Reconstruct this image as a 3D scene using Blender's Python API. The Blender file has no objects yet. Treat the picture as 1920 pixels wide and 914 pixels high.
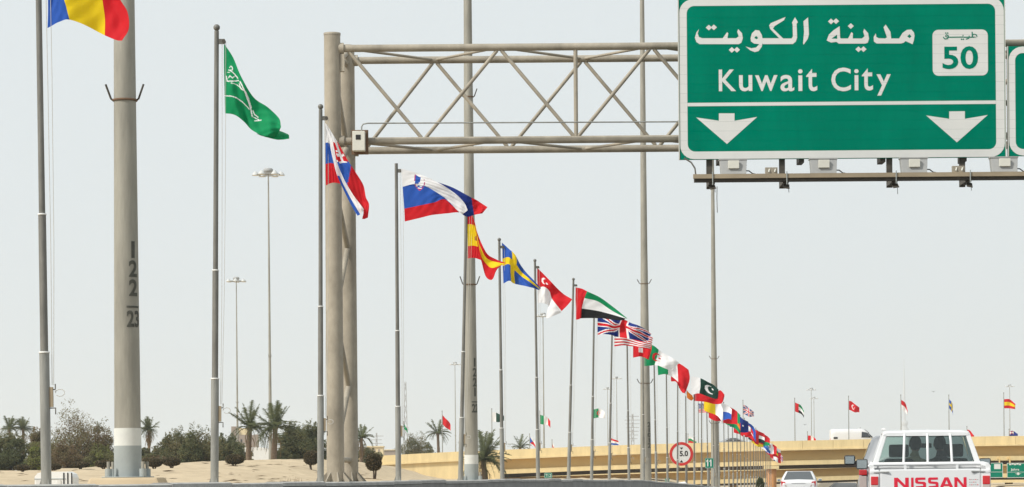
import bpy, bmesh, math, random
from mathutils import Vector, Matrix
random.seed(7)
S = bpy.context.scene
COL = S.collection
R = math.radians
# ------------------------------------------------------------------ camera
F = 5000.0            # focal length in photo pixels (photo is 1920 wide)
EYE = 1.1
ROLL = 0.008
HX, HY = 960.0, 898.0 # principal point: the horizon lies near the bottom edge
cam_d = bpy.data.cameras.new('camera')
cam_d.sensor_width = 36.0
cam_d.lens = 36.0 * F / 1920.0
cam_d.shift_y = (HY - 457.0) / 1920.0
cam_d.clip_start = 0.5
cam_d.clip_end = 30000.0
cam = bpy.data.objects.new('camera', cam_d)
COL.objects.link(cam)
_r = Vector((math.cos(ROLL), 0, -math.sin(ROLL)))
_u = Vector((math.sin(ROLL), 0, math.cos(ROLL)))
_m = Matrix((( _r.x, _u.x, 0), (0, 0, -1), (_r.z, _u.z, 0))).to_4x4()
_m.translation = (0, 0, EYE)
cam.matrix_world = _m
S.camera = cam
# ------------------------------------------------------------------ world, sun, exposure
SUN_EL, SUN_AZ = R(42), R(236)     # azimuth: clockwise from +Y, where the sun stands
W = bpy.data.worlds.new('World')
S.world = W
W.use_nodes = True
nt = W.node_tree
nt.nodes.clear()
sky = nt.nodes.new('ShaderNodeTexSky')
sky.sky_type = 'NISHITA'
sky.sun_disc = False
sky.sun_elevation = SUN_EL
sky.sun_rotation = SUN_AZ
sky.dust_density = 6.0
sky.air_density = 1.0
mixn = nt.nodes.new('ShaderNodeMixRGB')      # a thin white overcast veil over the blue
mixn.inputs[0].default_value = 0.95
mixn.inputs[2].default_value = (7.85, 8.45, 8.7, 1)
bg = nt.nodes.new('ShaderNodeBackground')
bg.inputs[1].default_value = 0.1
wo = nt.nodes.new('ShaderNodeOutputWorld')
nt.links.new(sky.outputs[0], mixn.inputs[1])
nt.links.new(mixn.outputs[0], bg.inputs[0])
nt.links.new(bg.outputs[0], wo.inputs[0])
sd = bpy.data.lights.new('sun', 'SUN')
sd.energy = 4.0
sd.angle = R(6)
sd.color = (1.0, 0.96, 0.89)
so = bpy.data.objects.new('sun', sd)
COL.objects.link(so)
_sv = Vector((math.sin(SUN_AZ) * math.cos(SUN_EL), math.cos(SUN_AZ) * math.cos(SUN_EL), math.sin(SUN_EL)))
so.rotation_euler = _sv.to_track_quat('Z', 'Y').to_euler()
S.view_settings.view_transform = 'Standard'
S.view_settings.look = 'None'
S.view_settings.exposure = 0.0
S.view_settings.gamma = 1.0
S.cycles.max_bounces = 8
S.cycles.volume_bounces = 1
S.cycles.transparent_max_bounces = 16

# ------------------------------------------------------------------ helpers: pixels to places
CR, SR = math.cos(ROLL), math.sin(ROLL)
def TP(px, py):
    dx, dy = px - HX, HY - py
    return dx * CR + dy * SR, -dx * SR + dy * CR
def P(px, py, d):
    tx, ty = TP(px, py)
    return Vector((tx * d / F, d, EYE + ty * d / F))
TA = 0.124                      # tangent of the road's heading, to the right of the camera axis
HEAD = -math.atan(TA)           # rotation about z that turns +Y onto the road's heading
def LX(d, off): return TA * d - off
def lerp_table(tab, x):
    if x <= tab[0][0]: return tab[0][1]
    for (a, va), (b, vb) in zip(tab, tab[1:]):
        if x <= b:
            t = (x - a) / (b - a)
            return va + (vb - va) * t
    return tab[-1][1]
def sm(t):
    t = max(0.0, min(1.0, t))
    return t * t * (3 - 2 * t)
VERGE = [(0, 0), (60, 0), (87, -.06), (110, -.24), (132, -.45), (175, -.75), (245, -1.35), (287, -2.3), (330, -3.0), (500, -3.0)]
ROADZ = [(0, 0), (110, 0), (150, -.25), (200, -1.2), (260, -2.9), (300, -3.7), (340, -3.9), (600, -3.9)]
def verge(d): return lerp_table(VERGE, d)
def roadz(d): return lerp_table(ROADZ, d)
FLAG_OFF, BAR_OFF, MAST_OFF = 7.65, 6.6, 9.0

# ------------------------------------------------------------------ helpers: materials
MATS = {}
def rgb(h):
    return h if len(h) == 4 else (h[0], h[1], h[2], 1)
def mat(name, col, rough=0.6, metal=0.0, var=0.0, scale=4.0, bump=0.0, bscale=None, stretch=(1, 1, 1), col2=None, spec=0.4, coat=0.0, thr=None):
    m = bpy.data.materials.new(name)
    m.use_nodes = True
    n = m.node_tree.nodes
    l = m.node_tree.links
    b = n['Principled BSDF']
    b.inputs['Roughness'].default_value = rough
    b.inputs['Metallic'].default_value = metal
    b.inputs['Specular IOR Level'].default_value = spec
    b.inputs['Coat Weight'].default_value = coat
    b.inputs['Base Color'].default_value = rgb(col)
    if var > 0 or bump > 0:
        tc = n.new('ShaderNodeTexCoord')
        mp = n.new('ShaderNodeMapping')
        mp.inputs['Scale'].default_value = stretch
        l.new(tc.outputs['Object'], mp.inputs['Vector'])
    if var > 0:
        nz = n.new('ShaderNodeTexNoise')
        nz.inputs['Scale'].default_value = scale
        nz.inputs['Detail'].default_value = 6
        nz.inputs['Roughness'].default_value = 0.65
        l.new(mp.outputs[0], nz.inputs['Vector'])
        cr = n.new('ShaderNodeValToRGB')
        lo, hi = thr or (0.3, 0.7)
        cr.color_ramp.elements[0].position = lo
        cr.color_ramp.elements[1].position = hi
        c2 = col2 or tuple(c * (1 - var) for c in col[:3])
        cr.color_ramp.elements[0].color = rgb(c2)
        cr.color_ramp.elements[1].color = rgb(col)
        l.new(nz.outputs[0], cr.inputs[0])
        l.new(cr.outputs[0], b.inputs['Base Color'])
    if bump > 0:
        nb = n.new('ShaderNodeTexNoise')
        nb.inputs['Scale'].default_value = bscale or scale * 4
        nb.inputs['Detail'].default_value = 5
        l.new(mp.outputs[0], nb.inputs['Vector'])
        bp = n.new('ShaderNodeBump')
        bp.inputs['Strength'].default_value = bump
        bp.inputs['Distance'].default_value = 0.02
        l.new(nb.outputs[0], bp.inputs['Height'])
        l.new(bp.outputs[0], b.inputs['Normal'])
    MATS[name] = m
    return m
def glass(name, tint, gloss=0.08, rough=0.02):
    m = bpy.data.materials.new(name)
    m.use_nodes = True
    n = m.node_tree.nodes
    l = m.node_tree.links
    n.clear()
    o = n.new('ShaderNodeOutputMaterial')
    t = n.new('ShaderNodeBsdfTransparent')
    t.inputs[0].default_value = rgb(tint)
    g = n.new('ShaderNodeBsdfGlossy')
    g.inputs['Roughness'].default_value = rough
    fr = n.new('ShaderNodeFresnel')
    fr.inputs[0].default_value = 1.35
    ad = n.new('ShaderNodeMath')
    ad.operation = 'ADD'
    ad.inputs[1].default_value = gloss
    mx = n.new('ShaderNodeMixShader')
    l.new(fr.outputs[0], ad.inputs[0])
    l.new(ad.outputs[0], mx.inputs[0])
    l.new(t.outputs[0], mx.inputs[1])
    l.new(g.outputs[0], mx.inputs[2])
    l.new(mx.outputs[0], o.inputs[0])
    MATS[name] = m
    return m
def clothmat():
    m = bpy.data.materials.new('flag_cloth')
    m.use_nodes = True
    n = m.node_tree.nodes
    l = m.node_tree.links
    n.clear()
    o = n.new('ShaderNodeOutputMaterial')
    at = n.new('ShaderNodeAttribute')
    at.attribute_name = 'dye'
    nz = n.new('ShaderNodeTexNoise')
    nz.inputs['Scale'].default_value = 9
    nz.inputs['Detail'].default_value = 4
    tc = n.new('ShaderNodeTexCoord')
    l.new(tc.outputs['Object'], nz.inputs['Vector'])
    bp = n.new('ShaderNodeBump')
    bp.inputs['Strength'].default_value = 0.35
    bp.inputs['Distance'].default_value = 0.03
    l.new(nz.outputs[0], bp.inputs['Height'])
    d = n.new('ShaderNodeBsdfPrincipled')
    d.inputs['Roughness'].default_value = 0.75
    d.inputs['Specular IOR Level'].default_value = 0.2
    d.inputs['Sheen Weight'].default_value = 0.05
    t = n.new('ShaderNodeBsdfTranslucent')
    mx = n.new('ShaderNodeMixShader')
    mx.inputs[0].default_value = 0.32
    l.new(at.outputs['Color'], d.inputs['Base Color'])
    l.new(at.outputs['Color'], t.inputs[0])
    l.new(bp.outputs[0], d.inputs['Normal'])
    l.new(d.outputs[0], mx.inputs[1])
    l.new(t.outputs[0], mx.inputs[2])
    l.new(mx.outputs[0], o.inputs[0])
    MATS['cloth'] = m
    return m
clothmat()
mat('sand', (0.56, 0.455, 0.31), 0.95, var=.3, scale=.6, bump=1.0, bscale=2.2, col2=(.42, .335, .225), spec=.1)
mat('asphalt', (0.06, 0.058, 0.055), 0.9, var=.25, scale=2, bump=.2, bscale=60, spec=.2)
mat('road_paint', (0.7, 0.7, 0.66), 0.7, var=.2, scale=8)
mat('barrier', (0.31, 0.305, 0.295), 0.9, var=.3, scale=1.2, bump=.3, bscale=30, stretch=(1, 1, .5), spec=.15)
mat('barrier_lit_dusty', (0.5, 0.49, 0.465), 0.9, var=.3, scale=3, bump=.3, bscale=30, spec=.15)  # paler than the segments: lit, dusty top edge put into the colour
mat('mast_steel', (0.36, 0.345, 0.295), 0.6, var=.42, scale=1.7, bump=.15, bscale=20, stretch=(2, 2, .35), metal=.15)
mat('gantry_paint', (0.415, 0.37, 0.295), 0.65, var=.45, scale=2.2, bump=.18, bscale=25, stretch=(1, 1, .6), metal=.05)
mat('pole_steel', (0.225, 0.22, 0.20), 0.55, var=.45, scale=6, bump=.08, bscale=40, stretch=(2, 2, .4), metal=.25)
mat('pole_steel_pale', (0.33, 0.335, 0.315), 0.55, var=.4, scale=5, bump=.08, bscale=40, stretch=(2, 2, .4), metal=.2)
mat('collar_white', (0.7, 0.7, 0.68), 0.6)
mat('rope', (0.5, 0.49, 0.46), 0.9)
mat('rust', (0.19, 0.115, 0.07), 0.9, var=.4, scale=20)
mat('paint_white', (0.63, 0.64, 0.61), 0.7, var=.15, scale=5)
mat('paint_grey', (0.33, 0.36, 0.355), 0.7, var=.15, scale=5)
mat('stencil', (0.05, 0.052, 0.045), 0.8, var=.5, scale=30, col2=(.1, .1, .085))
mat('dark_steel', (0.085, 0.075, 0.06), 0.6, var=.4, scale=10)
mat('beam_tan', (0.37, 0.30, 0.205), 0.7, var=.35, scale=3, stretch=(.4, 1, 1))
mat('lamp_grey', (0.36, 0.365, 0.36), 0.6, var=.1, scale=10)
mat('box_cream', (0.66, 0.65, 0.58), 0.6, var=.1, scale=9)
mat('sign_green', (0.0, 0.2, 0.125), 0.85, var=.2, scale=1.5, stretch=(1.6, 1, .5), spec=.0)
mat('sign_white', (0.66, 0.665, 0.645), 0.55, var=.07, scale=2.5, spec=.3)
mat('sign_edge', (0.5, 0.5, 0.46), 0.6)
mat('red_paint', (0.55, 0.035, 0.03), 0.5, var=.1, scale=5)
mat('black_paint', (0.02, 0.02, 0.02), 0.6)
mat('bridge_cream', (0.82, 0.655, 0.36), 0.9, var=.2, scale=.9, bump=.15, bscale=8, stretch=(1.6, 1, .35), spec=.15)
mat('bridge_ochre', (0.74, 0.54, 0.25), 0.9, var=.14, scale=.6, bump=.1, bscale=8, stretch=(.4, 1, 1), spec=.15)
mat('pier_orange', (0.66, 0.32, 0.12), 0.85, var=.2, scale=1.2)
mat('bridge_shade', (0.16, 0.13, 0.10), 0.95, var=.3, scale=1)  # dark tone standing in for the shade beneath the bridges
mat('leaf_olive', (0.165, 0.158, 0.082), 0.8, spec=.2)
mat('leaf_dark', (0.1, 0.115, 0.063), 0.8, spec=.2)
mat('leaf_clip', (0.06, 0.055, 0.033), 0.85, spec=.15)
mat('leaf_grey', (0.165, 0.145, 0.085), 0.85, spec=.2)
mat('leaf_brown', (0.175, 0.13, 0.083), 0.85, spec=.2)
mat('leaf_bright', (0.17, 0.19, 0.06), 0.8, spec=.2)
mat('leaf_palm', (0.115, 0.13, 0.075), 0.7, spec=.3)
mat('leaf_dry', (0.27, 0.19, 0.10), 0.9, spec=.2)
for k_ in [k for k in MATS if k.startswith('leaf_')]:
    n_ = MATS[k_].node_tree.nodes; l_ = MATS[k_].node_tree.links
    c_ = n_['Principled BSDF'].inputs['Base Color'].default_value[:]
    t_ = n_.new('ShaderNodeBsdfTranslucent'); t_.inputs[0].default_value = (c_[0] * 1.5, c_[1] * 1.5, c_[2] * 1.2, 1)
    x_ = n_.new('ShaderNodeMixShader'); x_.inputs[0].default_value = .4
    l_.new(n_['Principled BSDF'].outputs[0], x_.inputs[1]); l_.new(t_.outputs[0], x_.inputs[2])
    l_.new(x_.outputs[0], n_['Material Output'].inputs[0])
mat('bark', (0.10, 0.075, 0.055), 0.95, var=.4, scale=8, bump=.5)
mat('palm_bark', (0.20, 0.145, 0.10), 0.95, var=.45, scale=6, bump=.6)
mat('car_white', (0.74, 0.745, 0.75), 0.35, var=.05, scale=2, coat=.5)
mat('car_silver', (0.37, 0.38, 0.395), 0.35, metal=.4, coat=.5)
mat('rubber', (0.02, 0.02, 0.02), 0.8)
mat('trim_black', (0.025, 0.025, 0.025), 0.5)
mat('rim', (0.45, 0.45, 0.46), 0.35, metal=.8)
mat('tail_red', (0.60, 0.02, 0.025), 0.2, coat=.6)
mat('tail_clear', (0.55, 0.45, 0.42), 0.2, coat=.5)
mat('letter_red', (0.68, 0.015, 0.045), 0.45)
mat('seat_cloth', (0.045, 0.042, 0.042), 0.9)
mat('shirt_tan', (0.33, 0.29, 0.19), 0.9, var=.2, scale=12)
mat('shirt_dark', (0.06, 0.055, 0.055), 0.9)
mat('hair_dark', (0.015, 0.013, 0.012), 0.8)
mat('skin', (0.22, 0.125, 0.085), 0.6)
mat('taupe', (0.30, 0.245, 0.205), 0.9, var=.15, scale=.3)
mat('cream_wall', (0.70, 0.58, 0.36), 0.9, var=.1, scale=.3)
mat('tent_white', (0.7, 0.69, 0.66), 0.8, var=.1, scale=1)
mat('cabinet_white', (0.78, 0.78, 0.76), 0.45, var=.06, scale=5)
mat('tower_white', (0.5, 0.5, 0.5), 0.8)
mat('lattice', (0.32, 0.31, 0.30), 0.7)
mat('debris', (0.24, 0.17, 0.115), 0.95, var=.4, scale=5)
mat('red_soil', (0.24, 0.095, 0.06), 0.95, var=.3, scale=4)
mat('plastic_white', (0.7, 0.7, 0.7), 0.5)
mat('lamp_pale', (0.52, 0.53, 0.52), 0.5)
mat('mirror', (0.42, 0.46, 0.46), 0.12, metal=.9)
glass('car_glass', (0.80, 0.875, 0.855), gloss=.03)
glass('dark_glass', (0.05, 0.075, 0.08), gloss=.12)
glass('sky_glass', (0.12, 0.16, 0.165), gloss=.22)
glass('pale_glass', (0.88, 0.93, 0.915), gloss=.02)

# ------------------------------------------------------------------ helpers: objects and meshes
def props(o, label=None, cat=None, group=None, kind=None):
    if label: o['label'] = label
    if cat: o['category'] = cat
    if group: o['group'] = group
    if kind: o['kind'] = kind
    return o
def empty(name, loc=(0, 0, 0), rz=0.0):
    o = bpy.data.objects.new(name, None)
    o.empty_display_size = .2
    COL.objects.link(o)
    o.location = loc
    o.rotation_euler = (0, 0, rz)
    return o
class MB:
    def __init__(s):
        s.v = []; s.f = []; s.fm = []; s.sm = []
    def add(s, vs, fs, mi=0, smooth=False):
        b = len(s.v)
        s.v += [tuple(v) for v in vs]
        for f in fs:
            s.f.append(tuple(i + b for i in f)); s.fm.append(mi); s.sm.append(smooth)
        return s
    def box(s, lo, hi, mi=0, M=None):
        x0, y0, z0 = lo; x1, y1, z1 = hi
        vs = [Vector(p) for p in ((x0, y0, z0), (x1, y0, z0), (x1, y1, z0), (x0, y1, z0), (x0, y0, z1), (x1, y0, z1), (x1, y1, z1), (x0, y1, z1))]
        if M is not None: vs = [M @ v for v in vs]
        return s.add(vs, [(0, 3, 2, 1), (4, 5, 6, 7), (0, 1, 5, 4), (1, 2, 6, 5), (2, 3, 7, 6), (3, 0, 4, 7)], mi)
    def hexa(s, pts, mi=0):   # 4 bottom + 4 top points
        return s.add(pts, [(0, 3, 2, 1), (4, 5, 6, 7), (0, 1, 5, 4), (1, 2, 6, 5), (2, 3, 7, 6), (3, 0, 4, 7)], mi)
    def tube(s, a, b, r0, r1=None, n=10, mi=0, cap=True):
        return s.path([a, b], [r0, r0 if r1 is None else r1], n, mi, cap)
    def path(s, pts, rs, n=8, mi=0, cap=True):
        pts = [Vector(p) for p in pts]
        if not hasattr(rs, '__len__'): rs = [rs] * len(pts)
        vs = []
        up = None
        for i, p in enumerate(pts):
            t = (pts[min(i + 1, len(pts) - 1)] - pts[max(i - 1, 0)])
            if t.length < 1e-9: t = Vector((0, 0, 1))
            t.normalize()
            if up is None:
                up = Vector((0, 1, 0)) if abs(t.y) < .9 else Vector((1, 0, 0))
            x = up.cross(t)
            if x.length < 1e-6: x = Vector((1, 0, 0)).cross(t)
            x.normalize()
            y = t.cross(x)
            up = y
            for k in range(n):
                a = 2 * math.pi * k / n
                vs.append(p + (x * math.cos(a) + y * math.sin(a)) * rs[i])
        fs = []
        m = len(pts)
        for i in range(m - 1):
            for k in range(n):
                fs.append((i * n + k, i * n + (k + 1) % n, (i + 1) * n + (k + 1) % n, (i + 1) * n + k))
        s.add(vs, fs, mi, True)
        if cap:       # caps have their own vertices, so that the tube keeps its round shading
            s.add(vs[:n], [tuple(reversed(range(n)))], mi, False)
            s.add(vs[(m - 1) * n:], [tuple(range(n))], mi, False)
        return s
    def lathe(s, c, prof, n=14, mi=0):
        c = Vector(c)
        vs = []
        for r, z in prof:
            for k in range(n):
                a = 2 * math.pi * k / n
                vs.append(c + Vector((r * math.cos(a), r * math.sin(a), z)))
        fs = []
        for i in range(len(prof) - 1):
            for k in range(n):
                fs.append((i * n + k, i * n + (k + 1) % n, (i + 1) * n + (k + 1) % n, (i + 1) * n + k))
        return s.add(vs, fs, mi, True)
    def ball(s, c, r, n=12, mi=0, sz=(1, 1, 1)):
        prof = []
        h = n // 2
        c = Vector(c)
        vs = []; fs = []
        for i in range(h + 1):
            th = math.pi * i / h
            for k in range(n):
                a = 2 * math.pi * k / n
                vs.append(c + Vector((r * sz[0] * math.sin(th) * math.cos(a), r * sz[1] * math.sin(th) * math.sin(a), -r * sz[2] * math.cos(th))))
        for i in range(h):
            for k in range(n):
                fs.append((i * n + k, i * n + (k + 1) % n, (i + 1) * n + (k + 1) % n, (i + 1) * n + k))
        return s.add(vs, fs, mi, True)
    def loft(s, rings, mi=0, smooth=True, cap=True, closed=True):
        n = len(rings[0])
        vs = [v for r in rings for v in r]
        fs = []
        for i in range(len(rings) - 1):
            for k in range(n if closed else n - 1):
                fs.append((i * n + k, i * n + (k + 1) % n, (i + 1) * n + (k + 1) % n, (i + 1) * n + k))
        s.add(vs, fs, mi, smooth)
        if cap:
            b = len(s.v) - len(vs)
            s.f.append(tuple(b + k for k in reversed(range(n)))); s.fm.append(mi); s.sm.append(False)
            s.f.append(tuple(b + (len(rings) - 1) * n + k for k in range(n))); s.fm.append(mi); s.sm.append(False)
        return s
    def build(s, name, mats, parent=None, world=False, bevel=0.0, **kw):
        me = bpy.data.meshes.new(name)
        off = parent.location if (world and parent is not None) else None
        if off is not None and parent.parent is not None:
            off = parent.location + parent.parent.location
        vs = s.v if off is None else [(v[0] - off[0], v[1] - off[1], v[2] - off[2]) for v in s.v]
        me.from_pydata(vs, [], s.f)
        if isinstance(mats, str): mats = [mats]
        for m in mats: me.materials.append(MATS[m])
        me.polygons.foreach_set('material_index', s.fm)
        me.polygons.foreach_set('use_smooth', s.sm)
        me.update()
        if bevel:
            bm = bmesh.new(); bm.from_mesh(me)
            bmesh.ops.bevel(bm, geom=[e for e in bm.edges if len(e.link_faces) == 2 and e.calc_face_angle(0) > .5], offset=bevel, segments=2, affect='EDGES', profile=.6)
            bm.to_mesh(me); bm.free()
        o = bpy.data.objects.new(name, me)
        COL.objects.link(o)
        if parent is not None: o.parent = parent
        return props(o, **kw)
def copy_tree(o, parent=None):
    c = o.copy(); COL.objects.link(c); c.parent = parent
    for ch in [x for x in bpy.data.objects if x.parent is o]:
        copy_tree(ch, c)
    return c
def curve_mesh(polys):       # filled 2D polygons (first outer, others holes) -> (verts2d, faces)
    cu = bpy.data.curves.new('outline', 'CURVE')
    cu.dimensions = '2D'; cu.fill_mode = 'FRONT'
    for pl in polys:
        sp = cu.splines.new('POLY')
        sp.points.add(len(pl) - 1)
        for q, (x, y) in zip(sp.points, pl): q.co = (x, y, 0, 1)
        sp.use_cyclic_u = True
    ob = bpy.data.objects.new('outline', cu)
    me = bpy.data.meshes.new_from_object(ob)
    v = [(a.co.x, a.co.y) for a in me.vertices]; f = [tuple(p.vertices) for p in me.polygons]
    bpy.data.objects.remove(ob); bpy.data.curves.remove(cu); bpy.data.meshes.remove(me)
    return v, f
def text_mesh(t, bold=0.0, space=1.0):
    cu = bpy.data.curves.new('lettering', 'FONT')
    cu.body = t; cu.size = 1.0; cu.offset = bold; cu.space_character = space; cu.resolution_u = 4
    ob = bpy.data.objects.new('lettering', cu)
    me = bpy.data.meshes.new_from_object(ob)
    v = [(a.co.x, a.co.y) for a in me.vertices]; f = [tuple(p.vertices) for p in me.polygons]
    bpy.data.objects.remove(ob); bpy.data.curves.remove(cu); bpy.data.meshes.remove(me)
    return v, f
def fit(v, x0, y0, x1, y1):
    ax = min(a for a, b in v); bx = max(a for a, b in v); ay = min(b for a, b in v); by = max(b for a, b in v)
    return [(x0 + (a - ax) / (bx - ax) * (x1 - x0), y0 + (b - ay) / (by - ay) * (y1 - y0)) for a, b in v]
def rrect(x0, y0, x1, y1, r, n=6):
    out = []
    for cx, cy, a0 in ((x1 - r, y1 - r, 0), (x0 + r, y1 - r, 90), (x0 + r, y0 + r, 180), (x1 - r, y0 + r, 270)):
        for k in range(n + 1):
            a = R(a0 + 90 * k / n)
            out.append((cx + r * math.cos(a), cy + r * math.sin(a)))
    return out
def smooth_noise(x, y, s=0):
    return (math.sin(x * 1.3 + s) * math.cos(y * 1.7 - s * .7) + .5 * math.sin(x * 3.1 - y * 2.3 + s * 2) + .25 * math.sin(x * 6.7 + y * 5.9 + s))
# ================================================================== THE SETTING
def zleft(d, o):
    X = TA * d - o
    z = .97 + verge(d) * (1 - sm((o - 9) / 14))
    z += lerp_table([(-60, .8), (-38, .95), (-32, .97), (-25.5, 1.3), (-20.8, 1.5), (-15, 1.65), (-12.5, 1.5), (-8, .15), (-6, 0)], X) * sm((d - 95) / 105) * (1 - .75 * sm((d - 330) / 200))
    z += .08 * smooth_noise(X * .45, d * .16, 1.0) * sm((d - 24) / 40)
    z += .06 * smooth_noise(X * 1.7, d * .6, 2.0) * sm((d - 24) / 40)
    return z * (1 - sm((d - 500) / 600))
def zground(d, o):
    if o >= 6.7: return zleft(d, o)
    if o >= -10: return roadz(d) - .03
    return roadz(d) * (1 - sm((-10 - o) / 9)) - .03
def make_ground():
    ds = [-60, -20, 0, 6] + [12 + 2 * i for i in range(30)] + [74 + 4 * i for i in range(45)] + [260 + 10 * i for i in range(16)] + [450, 520, 600, 700, 850, 1100, 1600, 2500, 5000, 12000]
    os_ = [-9000, -3000, -800, -250, -100, -50, -30, -22, -18, -14, -10, -4, 0, 4, 6.4, 6.7, 7.2] + [8 + .8 * i for i in range(60)] + [57, 60, 65, 72, 80, 95, 120, 160, 250, 600, 2000, 9000]
    mb = MB()
    vs = [(TA * d - o, d, zground(d, o)) for d in ds for o in os_]
    n = len(os_)
    fs = [(i * n + k + 1, i * n + k, (i + 1) * n + k, (i + 1) * n + k + 1) for i in range(len(ds) - 1) for k in range(n - 1)]
    fs = [f[::-1] for f in fs]
    fs = [f[::-1] for f in fs]
    mb.add(vs, fs, 0, True)
    return mb.build('ground', 'sand', kind='structure')
ground = make_ground()
def strip(ds, o0, o1, lift, name, m, parent=None, **kw):
    mb = MB()
    vs = []
    for d in ds:
        vs += [(TA * d - o0, d, roadz(d) + lift), (TA * d - o1, d, roadz(d) + lift)]
    mb.add(vs, [(2 * i, 2 * i + 1, 2 * i + 3, 2 * i + 2) for i in range(len(ds) - 1)])
    return mb.build(name, m, parent, **kw)
RD = [-60, -20, 0, 20, 40, 60, 80, 100] + [110 + 5 * i for i in range(60)] + [450, 600, 1000, 2000]
road = strip(RD, 6.3, -9.6, 0.0, 'road', 'asphalt', kind='structure')
strip(RD, 5.6, 5.45, .004, 'edge_line', 'road_paint', road)
strip(RD, -9.0, -9.15, .004, 'edge_line', 'road_paint', road)
for o in (1.85, -1.8, -5.4):
    for k in range(22):
        d0 = 4 + 12 * k
        strip([d0, d0 + 2, d0 + 4], o, o - .12, .004, 'lane_line', 'road_paint', road)

# ---- concrete barrier between the carriageway and the sand verge
bar = empty('concrete_barrier', (LX(40, 6.6), 40, 0))
props(bar, 'long grey concrete roadside barrier of short cast segments under the flagpoles', 'barrier')
d = 8.0
while d < 215:
    d1 = d + 2.56
    rings = []
    caps = []
    j = random.uniform(-.012, .012)
    for dd in (d + .009, d1 - .009):
        zb = roadz(dd) - .05
        zt = 1.088 + verge(dd) + j
        zt = max(zt, zb + .72)
        X = lambda o: TA * dd - o
        rings.append([(X(6.30), dd, zb), (X(6.30), dd, zb + .1), (X(6.48), dd, zb + .36), (X(6.53), dd, zt - .055), (X(6.73), dd, zt - .055), (X(6.9), dd, zb)])
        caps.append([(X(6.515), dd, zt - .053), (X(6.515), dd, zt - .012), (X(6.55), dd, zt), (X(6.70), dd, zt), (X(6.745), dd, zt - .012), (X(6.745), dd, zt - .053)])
    o = MB().loft(rings, smooth=False).build('segment', 'barrier', bar, world=True)
    MB().loft(caps, smooth=False).build('lit_dusty_top', 'barrier_lit_dusty', bar, world=True)  # pale strip added for the lit and dusty top edge
    d = d1

# ---- overpass
BD = 295.0
OT = [(400, 869), (600, 860), (690, 856), (860, 847), (1000, 841.5), (1150, 835.5), (1300, 831), (1460, 827.5), (1640, 823.5), (1870, 818), (6500, 800)]
def btop(px): return lerp_table(OT, px)
def bp_(px, dy, d=BD): return P(px, btop(px) + dy, BD) + Vector((0, d - BD, 0))
ov = empty('overpass', P(1440, 872, BD) - Vector((0, 0, 6)))
props(ov, 'cream concrete overpass with plain parapet crossing the highway beyond the flags', 'bridge')
def slab(px0, px1, step, ya, yb, d0, d1, name, m, root, gap=0.0, fn=bp_, **kw):
    px = px0
    mb = MB()
    first = True
    while px < px1:
        q = min(px + step, px1)
        a, b = px + gap, q - gap
        pts = [fn(a, yb, d0), fn(b, yb, d0), fn(b, yb, d1), fn(a, yb, d1), fn(a, ya, d0), fn(b, ya, d0), fn(b, ya, d1), fn(a, ya, d1)]
        if gap:
            mm = MB(); mm.hexa(pts); mm.build(name, m, root, world=True, **kw)
        else:
            mb.hexa(pts) if first or True else None
        px = q
    if not gap:
        # continuous: rebuild as one loft so that no inner faces coincide
        xs = []
        px = px0
        while px < px1: xs.append(px); px += step
        xs.append(px1)
        rings = [[fn(x, yb, d0), fn(x, yb, d1), fn(x, ya, d1), fn(x, ya, d0)] for x in xs]
        return MB().loft(rings, smooth=False).build(name, m, root, world=True, **kw)
slab(650, 2450, 57, 0, 15.2, BD, BD + .28, 'parapet_panel', 'bridge_cream', ov, gap=.22)
slab(650, 2450, 57, 0, 14, BD + 11.2, BD + 11.5, 'parapet_panel', 'bridge_cream', ov, gap=.22)
slab(650, 2450, 90, 15.4, 18.0, BD - .12, BD + 11.6, 'deck_slab', 'bridge_cream', ov)
slab(940, 2450, 90, 18.05, 37.0, BD + 1.15, BD + 1.5, 'web_girder', 'bridge_ochre', ov)
slab(940, 2450, 90, 37.05, 45.5, BD + .55, BD + 10.5, 'bottom_flange', 'bridge_cream', ov)
slab(940, 2450, 90, 45.6, 52.5, BD + 3.2, BD + 9.0, 'shade_beam', 'bridge_shade', ov)  # dark beam added in place of the shaded gap under the girder
# solid retaining wall to the left
xs = [600, 690, 780, 860, 938]
rings = [[bp_(x, 18.05, BD + .16), bp_(x, 18.05, BD + 11), Vector((bp_(x, 0).x, BD + 11, -2)), Vector((bp_(x, 0).x, BD + .16, -2))] for x in xs]
MB().loft(rings, smooth=False).build('retaining_wall', 'bridge_cream', ov, world=True)
# piers
for px in (1446, 1735, 2060):
    c = bp_(px, 46.5, BD - .2 if px == 1446 else BD + 4)
    zb = -4.2
    pr = MB().tube((c.x, c.y, zb), (c.x, c.y, c.z - .3), .55, .55, 20).build('pier', 'pier_orange', ov, world=True)
    MB().box((c.x - .75, c.y - .9, c.z - .32), (c.x + .75, c.y + 3, c.z + .02)).build('pier_cap', 'bridge_cream', ov, world=True)
# second, lower bridge behind
OT2 = [(900, 894), (1200, 885.5), (1500, 877), (1700, 871), (6500, 846)]
def bp2(px, dy, d=330.0): return P(px, lerp_table(OT2, px) + dy, 330.0) + Vector((0, d - 330.0, 0))
ov2 = empty('ramp_bridge', (LX(330, 0), 330, -4))
props(ov2, 'lower cream ramp bridge seen in the shade under the overpass', 'bridge')
slab(900, 2400, 60, 0, 3.2, 329.7, 337, 'deck_slab', 'bridge_cream', ov2, fn=bp2)
slab(900, 2400, 60, 3.25, 18, 330.9, 331.3, 'web_girder', 'bridge_ochre', ov2, fn=bp2)
slab(900, 2400, 60, 18.05, 26, 330.2, 336.5, 'bottom_flange', 'bridge_cream', ov2, fn=bp2)
slab(900, 2400, 60, 26.05, 30, 331.6, 336, 'shade_beam', 'bridge_shade', ov2, fn=bp2)  # same dark stand-in for shade, below the ramp bridge
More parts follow.
